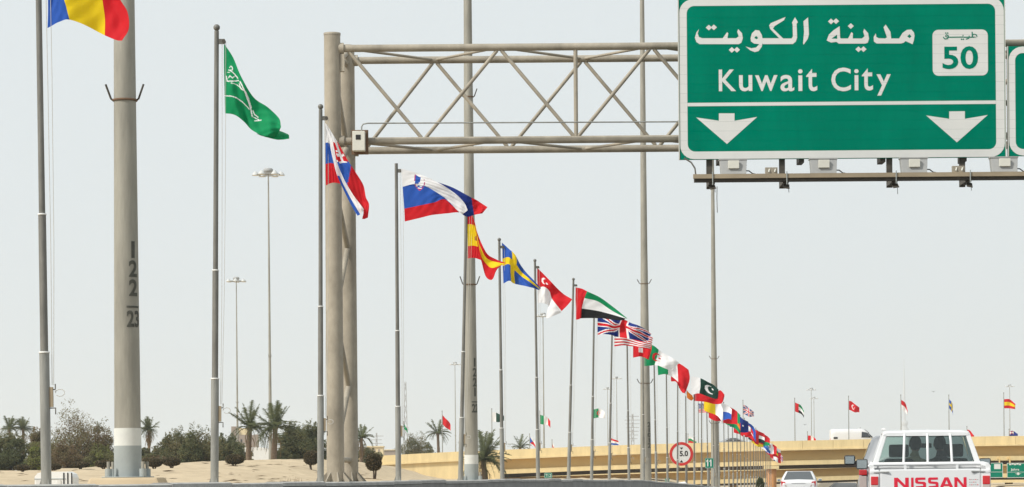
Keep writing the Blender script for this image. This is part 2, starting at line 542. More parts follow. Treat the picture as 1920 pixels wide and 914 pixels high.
for px in (1010, 1380, 1620, 1900):
    c = bp2(px, 30, 333)
    MB().tube((c.x, c.y, -4.3), (c.x, c.y, c.z + .05), .5, .5, 16).build('pier', 'bridge_ochre', ov2, world=True)

# ================================================================== GANTRY AND BIG SIGNS
DG = 41.5
DR = DG + 1.2
def PG(px, py, d=DG):         # point on the plane of the gantry front, moved to depth d parallel to the road
    p = P(px, py, DG)
    return Vector((p.x + TA * (d - DG), d, p.z))
gan = empty('sign_gantry', (P(628, 890, DG).x, DG, 1.0))
props(gan, 'beige tubular steel sign gantry with twin columns and triangulated truss spanning the road', 'gantry')
cx = P(626, 480, DG).x
XR = P(3050, 480, DG).x
ZT = P(620, 64, DG).z
zc = [P(700, 91, DG).z, P(700, 265, DG).z]      # chord heights
rc = .058
for x0, dirn in ((cx, 1), (XR, -1)):
    for dd in (DG, DR):
        X = x0 + TA * (dd - DG)
        zb = 1.06 if dirn == 1 else 0.0
        col = MB().tube((X, dd, zb), (X, dd, ZT), .137, .127, 24).build('column', 'gantry_paint', gan, world=True)
        MB().lathe((X, dd, ZT), [(.133, -.02), (.133, .012), (0, .014)], 24).build('column_cap', 'gantry_paint', gan, world=True)
        MB().lathe((X, dd, zb), [(0, -.03), (.27, -.03), (.27, .005), (.14, .006)], 24).build('base_plate', 'gantry_paint', gan, world=True)
        for k in range(8):
            a = 2 * math.pi * (k + .3) / 8
            c, s_ = math.cos(a), math.sin(a)
            t = .008
            mb = MB()
            pts = []
            for sgn in (-1, 1):
                tx, ty = -s_ * t * sgn, c * t * sgn
                pts.append([(X + c * .133 + tx, dd + s_ * .133 + ty, zb + .006), (X + c * .262 + tx, dd + s_ * .262 + ty, zb + .006), (X + c * .262 + tx, dd + s_ * .262 + ty, zb + .03), (X + c * .133 + tx, dd + s_ * .133 + ty, zb + .17)])
            mb.loft(pts, smooth=False)
            mb.build('gusset', 'gantry_paint', gan, world=True)
    # lacing between the two columns
    zs = [1.06, 1.55, 2.6, 3.7, 4.8, 5.75, 6.4, 7.55, 7.9]
    XA, XB = x0, x0 + TA * (DR - DG)
    side = 0
    for za, zb2 in zip(zs[1:], zs[2:]):
        a = (XA, DG + .13, za) if side == 0 else (XB, DR - .13, za)
        b = (XB, DR - .13, zb2) if side == 0 else (XA, DG + .13, zb2)
        MB().tube(a, b, .045, .045, 12).build('lacing', 'gantry_paint', gan, world=True)
        side = 1 - side
    for z in (1.42, 7.75):
        MB().tube((XA, DG + .12, z), (XB, DR - .12, z), .045, .045, 12).build('lacing', 'gantry_paint', gan, world=True)
# concrete foot under the left pair
ft = MB()
ft.hexa([(cx - .42, DG - .45, .5), (cx + .62, DG - .45, .5), (cx + .78, DR + .45, .5), (cx - .28, DR + .45, .5), (cx - .30, DG - .32, 1.032), (cx + .48, DG - .32, 1.032), (cx + .62, DR + .33, 1.032), (cx - .16, DR + .33, 1.032)])
ft.build('footing', 'sand', gan, world=True, bevel=.03)
# chords
x_l, x_r = cx + .12, XR - .12
for dd in (DG, DR):
    sh = TA * (dd - DG)
    for z in zc:
        MB().tube((x_l + sh, dd, z), (x_r + sh, dd, z), rc, rc, 16).build('chord', 'gantry_paint', gan, world=True)
        for e in (x_l + sh, x_r + sh):
            MB().tube((e - .02, dd, z), (e + .06, dd, z), rc * 1.55, rc * 1.55, 16).build('chord_flange', 'gantry_paint', gan, world=True)
def zig(xs, dd, up0, name='brace', r=.029):
    sh = TA * (dd - DG)
    for i in range(len(xs) - 1):
        a_up = (i % 2 == 0) == up0
        za, zb2 = (zc[0] - .05, zc[1] + .05) if a_up else (zc[1] + .05, zc[0] - .05)
        off = .035
        MB().tube((xs[i] + off + sh, dd, za), (xs[i + 1] - off + sh, dd, zb2), r, r, 10).build(name, 'gantry_paint', gan, world=True)
step = 143 * DG / F
x0 = P(650, 100, DG).x
xf = [x0 + step * i for i in range(17)]
xf = [x for x in xf if x < XR]
zig(xf, DG, True)
xr_ = [P(690, 250, DG).x - TA * (DR - DG) - .12] + [x0 + step * (i + 1.0) for i in range(0, 15)]
zig(xr_, DR, False)
for i, x in enumerate(xf[3::4]):
    MB().tube((x, DG, zc[1]), (x, DG, zc[0]), .032, .032, 10).build('brace', 'gantry_paint', gan, world=True)
sh = TA * (DR - DG)
for z in zc:                      # horizontal lacing, top and bottom planes
    for i in range(len(xf) - 1):
        a, b = ((xf[i], DG, z), (xf[i + 1] + sh, DR, z)) if i % 2 == 0 else ((xf[i] + sh, DR, z), (xf[i + 1], DG, z))
        MB().tube(a, b, .022, .022, 8).build('plane_lacing', 'gantry_paint', gan, world=True)
# end plate, electrical box, conduit
p = PG(642, 118)
MB().box((p.x - .03, DG - .05, p.z - .14), (p.x + .035, DG + .05, p.z + .13)).build('end_plate', 'gantry_paint', gan, world=True)
pa, pb = P(659, 289, DG - .2), P(690, 243, DG - .2)
MB().box((pa.x, DG - .14, pa.z), (pb.x, DG - .10, pb.z)).build('mounting_plate', 'rust', gan, world=True)
pa, pb = P(661, 283, DG - .3), P(684, 246, DG - .3)
eb = MB().box((pa.x, DG - .32, pa.z), (pb.x, DG - .14, pb.z)).build('electrical_box', 'box_cream', gan, world=True, bevel=.008)
w0, w1 = P(667, 262, DG - .32), P(676, 253, DG - .32)
MB().box((w0.x, DG - .326, w0.z), (w1.x, DG - .321, w1.z)).build('meter_window', 'black_paint', eb, world=False).location = (0, 0, 0)
bpy.data.objects[-1] if False else None
pts = [P(678, 247, DG - .2), P(678, 238, DG - .2), P(681, 233, DG - .2), P(690, 231.5, DG - .2), P(1000, 230, DG - .2), P(1600, 227, DG - .2)]
MB().path(pts, .011, 8).build('conduit', 'pole_steel_pale', gan, world=True)

def fix_world(o):
    # parts of parts were built in world coordinates: move them under the root's offset
    root = o.parent
    while root.parent: root = root.parent
    o.location = (-root.location.x, -root.location.y, -root.location.z)
for o in [x for x in bpy.data.objects if x.name.startswith('meter_window')]: fix_world(o)

# ---- big sign faces.  2D drawing space: levelled photo pixels on the plane of the sign
DS = 41.02
PXM = F / DS
def s2w(q, y): return Vector((q[0] / PXM, y, EYE + q[1] / PXM))
def zoomA(x, y): return TP(1260 + x / 4.156, y / 4.156)
def zoomB(x, y): return TP(1580 + x / 4.156, y / 4.156)
def zoomC(x, y): return TP(1260 + x / 4.156, 180 + y / 4.156)
def zoomD(x, y): return TP(1580 + x / 4.156, 180 + y / 4.156)
def sheet(v, f, y, seams=()):
    me = bpy.data.meshes.new('t')
    me.from_pydata([s2w(q, y) for q in v], [], f)
    bm = bmesh.new(); bm.from_mesh(me)
    for z in seams:
        for s_ in (-1, 1):
            bmesh.ops.bisect_plane(bm, geom=bm.verts[:] + bm.edges[:] + bm.faces[:], plane_co=(0, 0, z + s_ * .0007), plane_no=(0, 0, 1))
    kill = [fc for fc in bm.faces if any(abs(fc.calc_center_median().z - z) < .00065 for z in seams)]
    bmesh.ops.delete(bm, geom=kill, context='FACES')
    bmesh.ops.recalc_face_normals(bm, faces=bm.faces[:])
    bm.to_mesh(me); bm.free()
    vs = [tuple(a.co) for a in me.vertices]; fs = [tuple(p.vertices) for p in me.polygons]
    bpy.data.meshes.remove(me)
    return vs, fs
def sign_part(name, polys_list, m, root, y, seams, raw=None):
    mb = MB()
    k = 0
    for polys in polys_list:
        v, f = curve_mesh(polys)
        mb.add(*sheet(v, f, y - .0004 * (k % 3), seams)); k += 1
    if raw: mb.add(*sheet(raw[0], raw[1], y, seams))
    return mb.build(name, m, root, world=True)
def make_sign(x0, x1, y0, y1, label, nplank):
    """plate corners in levelled px; planks stacked"""
    root = empty('road_sign', (x0 / PXM + (x1 - x0) / PXM / 2, DS + .06, EYE + y0 / PXM))
    props(root, label, 'road sign', 'green overhead signs on the gantry')
    h = (y1 - y0) / nplank
    seams = []
    for k in range(nplank):
        a, b = y0 + h * k, y0 + h * (k + 1)
        MB().box((x0 / PXM, DS, EYE + a / PXM + .0006), (x1 / PXM, DS + .05, EYE + b / PXM - .0006)).build('plank', 'sign_green', root, world=True)
        if k: seams.append(EYE + a / PXM)
    e = 1.6
    for a, b in ((x0 - e, x0 - .05), (x1 + .05, x1 + e)):
        MB().box((a / PXM, DS - .012, EYE + y0 / PXM), (b / PXM, DS + .06, EYE + y1 / PXM)).build('edge_strip', 'sign_edge', root, world=True)
    n = max(2, int((x1 - x0) / 150))
    for k in range(n):
        xx = (x0 + (x1 - x0) * (k + .5) / n) / PXM
        MB().box((xx - .04, DS + .052, EYE + y0 / PXM - .05), (xx + .04, DG - .061, EYE + y1 / PXM - .05)).build('back_rail', 'dark_steel', root, world=True)
    return root, seams
tl, br_ = TP(1272, -3), TP(1886, 296)
SX0, SX1, SY0, SY1 = TP(1273.5, 150)[0], TP(1884, 150)[0], TP(1580, 297.5)[1], TP(1580, -4)[1]
sg, seams = make_sign(SX0, SX1, SY0, SY1, 'large green overhead sign to the city with route shield and two down arrows', 17)
LAY = DS - .003
sign_part('border', [[rrect(SX0 + .8, SY0 + .8, SX1 - .8, SY1 - .8, 26), rrect(SX0 + 15, SY0 + 15, SX1 - 17, SY1 - 13.5, 14)]], 'sign_white', sg, LAY, seams)
yd = TP(1580, 194.2)[1]
sign_part('divider', [[[(SX0 + 15.2, yd - 3.3), (SX1 - 17.2, yd - 3.3), (SX1 - 17.2, yd + 3.3), (SX0 + 15.2, yd + 3.3)]]], 'sign_white', sg, LAY, seams)
def dia(x, y, r=25): return [[(x - r, y), (x, y - r * .92), (x + r, y), (x, y + r * .92)]]
A = lambda pl: [[zoomA(*q) for q in p] for p in pl]
B = lambda pl: [[zoomB(*q) for q in p] for p in pl]
ar = []
ar.append(A([[(1024, 168), (1060, 137), (1067, 270), (1058, 305), (1026, 350), (1021, 340), (1029, 250)]]))
ar.append(A([[(935, 178), (958, 136), (981, 175), (971, 187), (975, 295), (965, 325), (942, 345), (706, 346), (704, 300), (835, 300), (765, 228), (757, 200), (770, 182), (885, 134), (872, 160), (800, 205), (787, 225), (862, 298), (868, 302), (932, 302), (942, 285), (940, 192)]]))
ar.append(A([[(612, 300), (622, 262), (650, 236), (680, 240), (700, 275), (708, 320), (700, 365), (675, 400), (645, 408), (610, 395), (574, 365), (620, 378), (655, 372), (680, 346), (640, 342), (615, 325)], [(640, 298), (655, 282), (672, 298), (660, 308)]]))
ar.append(A([[(211, 228), (200, 262), (210, 290), (235, 300), (395, 300), (430, 252), (438, 262), (432, 300), (500, 300), (520, 285), (508, 250), (515, 228), (545, 260), (552, 300), (540, 335), (520, 346), (215, 346), (190, 330), (178, 295), (190, 255)]]))
for x, y in ((287, 217), (326, 215), (466, 391), (506, 390), (1239, 169), (1278, 167), (1393, 205)): ar.append(A(dia(x, y, 24)))
ar.append(A([[(1205, 318), (1222, 272), (1258, 238), (1306, 206), (1310, 296), (1316, 302), (1372, 302), (1398, 252), (1410, 262), (1408, 302), (1480, 302), (1500, 285), (1490, 250), (1497, 226), (1528, 260), (1535, 305), (1525, 335), (1505, 342), (1300, 342), (1280, 328), (1240, 334)], [(1243, 303), (1286, 272), (1288, 304)]]))
for x, y in ((123, 386), (162, 385)): ar.append(B(dia(x, y, 24)))
ar.append(B([[(258, 262), (262, 290), (280, 300), (330, 302), (345, 293), (318, 215), (335, 193), (372, 250), (378, 302), (440, 302), (465, 260), (500, 235), (535, 232), (555, 255), (560, 280), (555, 315), (545, 347), (490, 322), (475, 335), (455, 341), (265, 341), (243, 325), (241, 290)], [(503, 286), (520, 268), (536, 286), (522, 300)]]))
sign_part('lettering', ar, 'sign_white', sg, LAY, seams)
def glyph(ch, x0, y0, x1, y1, zf, m, y, bold):
    v, f = text_mesh(ch, bold)
    a, b = zf(x0, y1), zf(x1, y0)
    sign_part('letter', [], m, sg, y, seams, raw=(fit(v, a[0], a[1], b[0], b[1]), f))
for ch, x0, y0, x1, y1, zf in (('K', 365, 543, 498, 713, zoomA), ('u', 523, 587, 625, 714, zoomA), ('w', 648, 587, 822, 712, zoomA), ('a', 845, 585, 952, 714, zoomA), ('i', 983, 541, 1017, 711, zoomA), ('t', 1046, 538, 1131, 713, zoomA), ('C', 1242, 528, 1393, 714, zoomA), ('i', 91, 540, 124, 706, zoomB), ('t', 150, 534, 235, 708, zoomB), ('y', 265, 580, 375, 747, zoomB)):
    glyph(ch, x0, y0, x1, y1, zf, 'sign_white', LAY, .012)
sx0, sy0 = zoomB(702, 593); sx1, sy1 = zoomB(1130, 231)
sign_part('route_shield', [[rrect(sx0, sy0, sx1, sy1, 11)]], 'sign_white', sg, LAY, seams)
glyph('5', 778, 365, 900, 541, zoomB, 'sign_green', LAY - .003, .02)
glyph('0', 918, 361, 1054, 540, zoomB, 'sign_green', LAY - .003, .02)
def stroke(pts, w):       # thick polyline as one polygon
    L_, R_ = [], []
    for i, q in enumerate(pts):
        t = Vector(pts[min(i + 1, len(pts) - 1)]) - Vector(pts[max(i - 1, 0)])
        t.normalize()
        n_ = Vector((-t.y, t.x)) * w / 2
        L_.append((q[0] + n_.x, q[1] + n_.y)); R_.append((q[0] - n_.x, q[1] - n_.y))
    return L_ + R_[::-1]
sm_ = []
for pl, w in (([(1047, 288), (1040, 272), (1020, 268), (1003, 290), (1045, 291), (985, 292)], 8), ([(1010, 290), (1008, 250)], 8), ([(985, 280), (982, 300), (960, 308)], 8), ([(978, 292), (940, 292)], 8), ([(937, 274), (936, 291), (825, 292), (822, 278)], 8), ([(822, 280), (808, 272), (800, 284), (812, 292), (822, 286), (818, 303), (795, 306), (783, 290)], 8)):
    sm_.append(B([stroke(pl, w)]))
for x, y in ((803, 260), (818, 260), (926, 308), (940, 308)): sm_.append(B(dia(x, y, 7)))
sign_part('lettering', sm_, 'sign_green', sg, LAY - .003, seams)
for arrow, zf in (([(365, 137), (487, 137), (487, 195), (664, 165), (428, 376), (188, 169), (365, 195)], zoomC), ([(830, 122), (952, 120), (952, 180), (1130, 150), (890, 363), (650, 153), (830, 180)], zoomD)):
    sign_part('down_arrow', [[[zf(*q) for q in arrow]]], 'sign_white', sg, LAY, seams)
# neighbour sign, mostly out of the picture to the right
TX0, TX1, TY0, TY1 = TP(1890.5, 150)[0], TP(2420, 150)[0], TP(1900, 293)[1], TP(1900, 87)[1]
sg2, seams2 = make_sign(TX0, TX1, TY0, TY1, 'smaller green overhead sign beside the city sign with plain white border', 12)
sign_part('border', [[rrect(TX0 + .8, TY0 + .8, TX1 - .8, TY1 - .8, 26), rrect(TX0 + 13, TY0 + 13, TX1 - 13, TY1 - 13, 14)]], 'sign_white', sg2, LAY, seams2)
# ---- lighting beam below the signs
DB = 40.35
lb = empty('light_beam', P(1600, 327, DB))
props(lb, 'tan steel beam carrying floodlights along the foot of the overhead signs', 'light beam')
z0 = P(1300, 339, DB).z; z1 = P(1300, 327, DB).z; xa = P(1300, 330, DB).x; xb = P(2430, 330, DB).x
MB().box((xa, DB, z0 + .032), (xb, DB + .06, z1)).build('beam_web', 'beam_tan', lb, world=True)
MB().box((xa + .02, DB + .065, z0 - .012), (xb, DB + .19, z0 + .055)).build('beam_channel', 'dark_steel', lb, world=True)
MB().path([P(1283, 297, DB + .3), P(1296, 305, DB + .25), P(1303, 316, DB + .15), P(1304.5, 328, DB + .05)], .012, 8).build('cable', 'dark_steel', lb, world=True)
for px in (1337, 1476, 1681, 1820, 2020, 2200):
    a = P(px, 352, DB)
    zt = EYE + SY0 / PXM + .35
    br = MB().box((a.x - .045, DS + .062, z0 - .05), (a.x + .045, DS + .1, zt)).build('hanger', 'dark_steel', lb, world=True)
    MB().box((a.x - .044, DB + .192, z0 - .03), (a.x + .044, DS + .061, z0 + .03)).build('hanger_arm', 'dark_steel', lb, world=True)
    M = Matrix.Translation((a.x, DB + .1, z0 - .095)) @ Matrix.Rotation(random.uniform(-.25, .25), 4, 'Y') @ Matrix.Rotation(.5, 4, 'X')
    MB().box((-.045, -.06, -.006), (.045, .1, .006), 0, M).build('clamp_plate', 'dark_steel', lb, world=True)
    MB().tube((a.x - .005, DB - .015, z0 - .07), (a.x - .005, DB - .015, z1 + .03), .008, .008, 8).build('clamp_bolt', 'paint_grey', lb, world=True)
    q = random.uniform(.1, .25)
    MB().tube((a.x + .04, DB + .2, z0 - .05), (a.x + .046, DB + .2, z0 - .05 - q), .004, .004, 6).build('wire_end', 'black_paint', lb, world=True)
MB().path([P(1344.5, 350, DB + .2), P(1344.2, 372, DB + .2), P(1345, 399, DB + .2)], .005, 6).build('wire_end', 'black_paint', lb, world=True)
FLW = ['under the left arrow of the city sign', 'right of the junction box under the left arrow', 'under the point left of the right arrow', 'below the gap between the two green signs', 'under the start of the smaller sign', 'under the end of the smaller sign']
for k, px in enumerate((1376, 1545.5, 1715.5, 1885, 2055, 2225)):
    c = P(px, 327 - (px - 1300) * .0066, DB)
    fl = empty('floodlight', (c.x, DB + .03, z1))
    props(fl, 'grey floodlight with pale ballast cover ' + FLW[k], 'floodlight', 'floodlights on the sign beam')
    hb, ht, h = .19, .205, .235
    mb = MB()
    mb.hexa([(-hb, 0, .002), (hb, 0, .002), (hb, .16, .002), (-hb, .16, .002), (-ht, .05, h), (ht, .05, h), (ht, .22, h + .02), (-ht, .22, h + .02)])
    mb.build('housing', 'lamp_grey', fl, bevel=.006)
    MB().box((-ht - .008, .036, h - .014), (ht + .008, .23, h + .004)).build('lid', 'lamp_grey', fl)
    MB().box((-.083, -.018, .085), (.083, .024, .205)).build('ballast_cover', 'box_cream', fl, bevel=.005)
    MB().path([(hb, .1, .06), (hb + .05, .08, .055), (hb + .1, .06, .012), (hb + .14, .05, .004)], .009, 6).build('cable', 'black_paint', fl)
for px in (1447, 1798, 1610 + 520):
    c = P(px, 327, DB)
    jb = empty('junction_box', (c.x, DB + .03, z1))
    props(jb, 'small beige junction box with two cable glands ' + ('on the beam under the left arrow' if px < 1500 else 'on the beam under the right arrow' if px < 1900 else 'on the beam under the smaller sign'), 'junction box', 'junction boxes on the sign beam')
    MB().box((-.092, 0, .001), (.092, .08, .098)).build('case', 'gantry_paint', jb, bevel=.004)
    for s_ in (-.045, .045):
        MB().tube((s_, -.03, .02), (s_ + .015, .001, .07), .012, .01, 8).build('cable_gland', 'box_cream', jb)
# ================================================================== HIGH MASTS
def mast_r(z): return lerp_table([(0, .17), (6, .131), (11, .1), (25, .055)], z)
MASTH = 25.0
def make_mast(painted):
    root = empty('light_mast')
    zs = [.62, 2, 4, 6, 8.5, 11, 16, 21, MASTH] if painted else [0, 2, 4, 6, 8.5, 11, 16, 21, MASTH]
    MB().path([(0, 0, z) for z in zs], [mast_r(z) for z in zs], 28).build('shaft', 'mast_steel', root)
    if painted:
        MB().path([(0, 0, .4), (0, 0, .62)], [.172, .171], 28).build('white_band', 'paint_white', root)
        MB().path([(0, 0, 0), (0, 0, .4)], [.173, .1725], 28).build('grey_band', 'paint_grey', root)
        MB().lathe((0, 0, 0), [(.17, 0), (.33, 0), (.33, .012), (.17, .013)], 28).build('base_plate', 'paint_grey', root)
        for k in range(4):
            a = (R(42), R(138), R(222), R(318))[k]
            c, s_ = math.cos(a), math.sin(a)
            bo = MB().tube((c * .29, s_ * .29, .0125), (c * .29, s_ * .29, .11), .045, .045, 8).build('bolt_nut', 'paint_grey', root)
            MB().tube((c * .29, s_ * .29, .11), (c * .29, s_ * .29, .2), .022, .022, 8).build('bolt_stud', 'mast_steel', bo)
    for z in (4.75, 9.3):
        r = mast_r(z)
        cl = MB().lathe((0, 0, z), [(r + .004, -.012), (r + .016, -.012), (r + .016, .012), (r + .004, .012)], 28).build('collar', 'rust', root)
        for sg_ in (-1, 1):
            MB().path([(sg_ * (r + .01), 0, z), (sg_ * (r + .035), -.01, z + .02), (sg_ * (r + .1), -.02, z + .2)], .013, 8).build('rung', 'dark_steel', cl)
    MB().lathe((0, 0, MASTH), [(.0, .62), (.3, .6), (.42, .5), (.42, .3), (.3, .22), (.08, .2), (.06, -.2)], 16).build('crown_cap', 'lamp_grey', root)
    MB().path([(1.0 * math.cos(2 * math.pi * k / 24), 1.0 * math.sin(2 * math.pi * k / 24), MASTH + .05) for k in range(25)], .05, 8, cap=False).build('crown_ring', 'lamp_grey', root)
    for k in range(6):
        a = 2 * math.pi * (k + .25) / 6
        c, s_ = math.cos(a), math.sin(a)
        ar = MB().tube((.06 * c, .06 * s_, MASTH + .05), (1.1 * c, 1.1 * s_, MASTH + .05), .04, .04, 8).build('lamp_arm', 'lamp_grey', root)
        MB().lathe((1.1 * c, 1.1 * s_, MASTH), [(.0, .34), (.08, .33), (.13, .25), (.22, .17), (.31, .02), (.32, -.04), (.27, -.03)], 14).build('lamp_head', 'lamp_pale', ar)
        MB().lathe((1.1 * c, 1.1 * s_, MASTH), [(.27, -.03), (0, -.06)], 14).build('lamp_lens', 'dark_glass', ar)
    return root
def stencil(root, chars, z0, h, phi0, r_of=mast_r):
    z = z0
    for ch in chars:
        v, f = text_mesh(ch, .03)
        w = h * (.24 if ch == '1' else .6 if len(ch) == 1 and ch != '-' else .92)
        hh = h if ch != '-' else h * .12
        v = fit(v, -w / 2, -hh / 2, w / 2, hh / 2)
        r = r_of(z) + .004
        mb = MB()
        tm = bpy.data.meshes.new('t'); tm.from_pydata([(x, y, 0) for x, y in v], [], f)
        bm = bmesh.new(); bm.from_mesh(tm)
        k = -w / 2 + .008
        while k < w / 2:
            bmesh.ops.bisect_plane(bm, geom=bm.verts[:] + bm.edges[:] + bm.faces[:], plane_co=(k, 0, 0), plane_no=(1, 0, 0)); k += .008
        bm.to_mesh(tm); bm.free()
        mb.add([(r * math.sin(phi0 + q.co.x / r), -r * math.cos(phi0 + q.co.x / r), z + q.co.y) for q in tm.vertices], [tuple(q.vertices) for q in tm.polygons])
        bpy.data.meshes.remove(tm)
        mb.build('stencil_number', 'stencil', root)
        z -= h * (1.14 if ch != '-' else .72)
mp_, mg_ = make_mast(True), make_mast(False)
near_masts = [(240, True, ['1', '2', '2', '-', '23'], 'tall tapered steel light mast with white painted base before the thicket'),
              (884, True, ['1', '2', '2', '1', '-', '22'], 'tall tapered light mast with white painted base behind the red and yellow flag'),
              (1211, False, ['2', '1', '0', '1', '2'], 'tall plain light mast behind the red flag with white square')]
used = {True: False, False: False}
def put_mast(painted, loc, label, rz=0.0):
    src = mp_ if painted else mg_
    m = src if not used[painted] else copy_tree(src)
    used[painted] = True
    m.location = loc
    m.rotation_euler = (0, 0, rz)
    props(m, label, 'light mast', 'high light masts')
    return m
allm = []
for px, pt, txt, lab in near_masts:
    d = MAST_OFF * F / (1580 - px)
    X = LX(d, MAST_OFF)
    z = zleft(d, MAST_OFF) + (.17 if px == 240 else .09)
    m = put_mast(pt, (X, d, z), lab)
    if pt:
        pl = MB()
        pl.hexa([(X - .62, d - .62, z - .5), (X + .62, d - .62, z - .5), (X + .62, d + .62, z - .5), (X - .62, d + .62, z - .5), (X - .42, d - .42, z - .002), (X + .42, d - .42, z - .002), (X + .42, d + .42, z - .002), (X - .42, d + .42, z - .002)])
        o = pl.build('plinth', 'sand', None, bevel=.03)
        props(o, 'low sandy concrete plinth under the ' + ('light mast before the thicket' if px == 240 else 'light mast behind the red and yellow flag'), 'plinth', 'mast plinths')
    allm.append((m, txt))
d = 188.0
allm.append((put_mast(False, (LX(d, MAST_OFF), d, zleft(d, MAST_OFF) - .02), 'tall plain light mast rising behind the overhead city sign', .3), ['2', '1']))
def zfar(X, d):
    o = TA * d - X
    return zground(d, o)
for px, ty, lab in ((503, 318, 'slender light mast with ring of white lamps between two flagpoles above the palms'), (443, 523, 'shorter looking distant light mast with lamp ring beside the dome roofed building'),
                    (1018, 588, 'light mast half hidden behind the crescent flag and its pole'), (853, 680, 'faint distant light mast behind the palm and red flag'), (1156, 707, 'distant light mast behind the striped flags'), (1139, 727, 'distant light mast with lamps low beside the poles of the striped flags'),
                    (1521, 728, 'distant light mast with lamps just above its near twin over the overpass'), (1526, 745, 'distant light mast with lamps just below its near twin over the overpass'), (1893, 722, 'distant light mast beside the red and yellow flag over the overpass')):
    t = TP(px, ty)
    d = MASTH * F / t[1]
    for _ in range(6):
        X = t[0] * d / F
        d = (MASTH + .45 + zfar(X, d) - EYE) * F / t[1]
    X = t[0] * d / F
    put_mast(False, (X, d, zfar(X, d) - .05), lab, random.uniform(0, 1))
for m, txt in allm:
    stencil(m, txt, 2.86, .21, .74)
    if txt == ['2', '1', '0', '1', '2']: m.scale = (1.55, 1.55, 1)
    if txt == ['2', '1']: m.scale = (1.8, 1.8, 1)
# ================================================================== FLAGPOLES AND FLAGS
RED = (.62, .014, .022); BLUE = (.028, .105, .47); DBLUE = (.014, .036, .22); GREEN = (.004, .27, .10); DGREEN = (.01, .05, .035); WHITE = (.86, .86, .88)
YEL = (.86, .62, .015); BLACK = (.018, .018, .02); ORANGE = (.80, .22, .02); MAROON = (.30, .01, .03); SKYB = (.12, .35, .70)
def cat_(p0, p1, p2, p3, t):
    return .5 * ((2 * p1) + (-p0 + p2) * t + (2 * p0 - 5 * p1 + 4 * p2 - p3) * t * t + (-p0 + 3 * p1 - 3 * p2 + p3) * t ** 3)
def crv(pts, t):
    n = len(pts) - 1
    x = min(max(t * n, 0), n - 1e-6)
    i = int(x); f = x - i
    g = lambda k: pts[max(0, min(n, k))]
    a, b, c, e = g(i - 1), g(i), g(i + 1), g(i + 2)
    if i == 0: a = 2 * b - c
    if i + 2 > n: e = 2 * c - b
    return cat_(a, b, c, e, f)
def patch(mb, cols, rows, d, colf, nu, nv, dz0=0.0, amp=.05, ph=0.0, wl=1.6):
    rows = [[Vector((p[0], p[1], p[2] if len(p) > 2 else 0)) for p in r] for r in rows]
    vs = []
    grid = []
    for j in range(nv + 1):
        q = j / nv
        line = []
        for i in range(nu + 1):
            p = i / nu
            w = crv([crv(r, p) for r in rows], q)
            line.append(w)
            dz = w.z + dz0 + amp * min(1, p * 2.5) * math.sin(2 * math.pi * (p * wl + q * .35) + ph) + amp * .3 * min(1, p * 3) * math.sin(2 * math.pi * (p * wl * 2.3 - q * .8) + ph * 2) + .007 * min(1, p * 4) * math.sin(2 * math.pi * (p * 5.3 + q * 2.1) + ph) * math.sin(q * 7 + p * 3)
            vs.append(P(w.x, w.y, d) + Vector((0, dz, 0)))
        grid.append(line)
    fs = []
    for j in range(nv):
        for i in range(nu):
            fs.append((j * (nu + 1) + i, (j + 1) * (nu + 1) + i, (j + 1) * (nu + 1) + i + 1, j * (nu + 1) + i + 1))
            c = (grid[j][i] + grid[j + 1][i + 1]) / 2
            cols.append(colf((i + .5) / nu, (j + .5) / nv, c.x, c.y))
    mb.add(vs, fs, 0, True)
def finish_flag(mb, cols, label, loc, group):
    o = mb.build('flag', 'cloth')
    me = o.data
    at = me.attributes.new('dye', 'FLOAT_COLOR', 'FACE')
    flat = []
    for c in cols: flat += [c[0], c[1], c[2], 1.0]
    at.data.foreach_set('color', flat)
    # origin at the upper hoist corner
    off = Vector(loc)
    for v in me.vertices: v.co -= off
    o.location = off
    return props(o, label, 'flag', group)
def hs(*c): return lambda p, q, x=0, y=0: c[min(len(c) - 1, int(q * len(c)))]
def vs_(*c): return lambda p, q, x=0, y=0: c[min(len(c) - 1, int(p * len(c)))]
def jack(p, q, x=0, y=0):
    a, b = (p - .5) * 1.5, (.5 - q)
    if abs(a) < .075 or abs(b) < .075: return RED
    if abs(a) < .125 or abs(b) < .125: return WHITE
    k = b / a if a else 9
    s1 = (b - a * (1 / 1.5)) / 1.2
    s2 = (b + a * (1 / 1.5)) / 1.2
    for s_ in (s1, s2):
        if abs(s_) < .035: return RED
    for s_ in (s1, s2):
        if abs(s_) < .085: return WHITE
    return DBLUE
def canton(base, sub, w=.5, h=.5):
    return lambda p, q, x=0, y=0: sub(p / w, q / h) if (p < w and q < h) else base(p, q)
def disc(base, c, cx_=.5, cy_=.5, r=.28, asp=1.5):
    return lambda p, q, x=0, y=0: c if math.hypot((p - cx_) * asp, q - cy_) < r else base(p, q)
def cross(base, c, c2=None, u=.36, w=.07, inner=.035):
    def f(p, q, x=0, y=0):
        a, b = abs(p - u) * 1.5, abs(q - .5)
        if c2 and (a < inner or b < inner): return c2
        if a < w or b < w: return c
        return base(p, q)
    return f
def hoistband(c, w, rest): return lambda p, q, x=0, y=0: c if p < w else rest((p - w) / (1 - w), q)
def tri(c, base, w=.4): return lambda p, q, x=0, y=0: c if p < w * (1 - abs(q - .5) * 2) else base(p, q)
def crescent(base, c, cx_, cy_, r, dx=.09, star=None, asp=1.5):
    def f(p, q, x=0, y=0):
        a, b = (p - cx_) * asp, q - cy_
        if math.hypot(a, b) < r and math.hypot(a - dx, b + dx * .2) > r * .82: return c
        if star and math.hypot(a - star[0], b - star[1]) < star[2] * (.55 + .45 * abs(math.cos(2.5 * math.atan2(b - star[1], a - star[0])))): return c
        return base(p, q)
    return f
def stripes13(p, q, x=0, y=0):
    return RED if int(q * 13) % 2 == 0 else WHITE
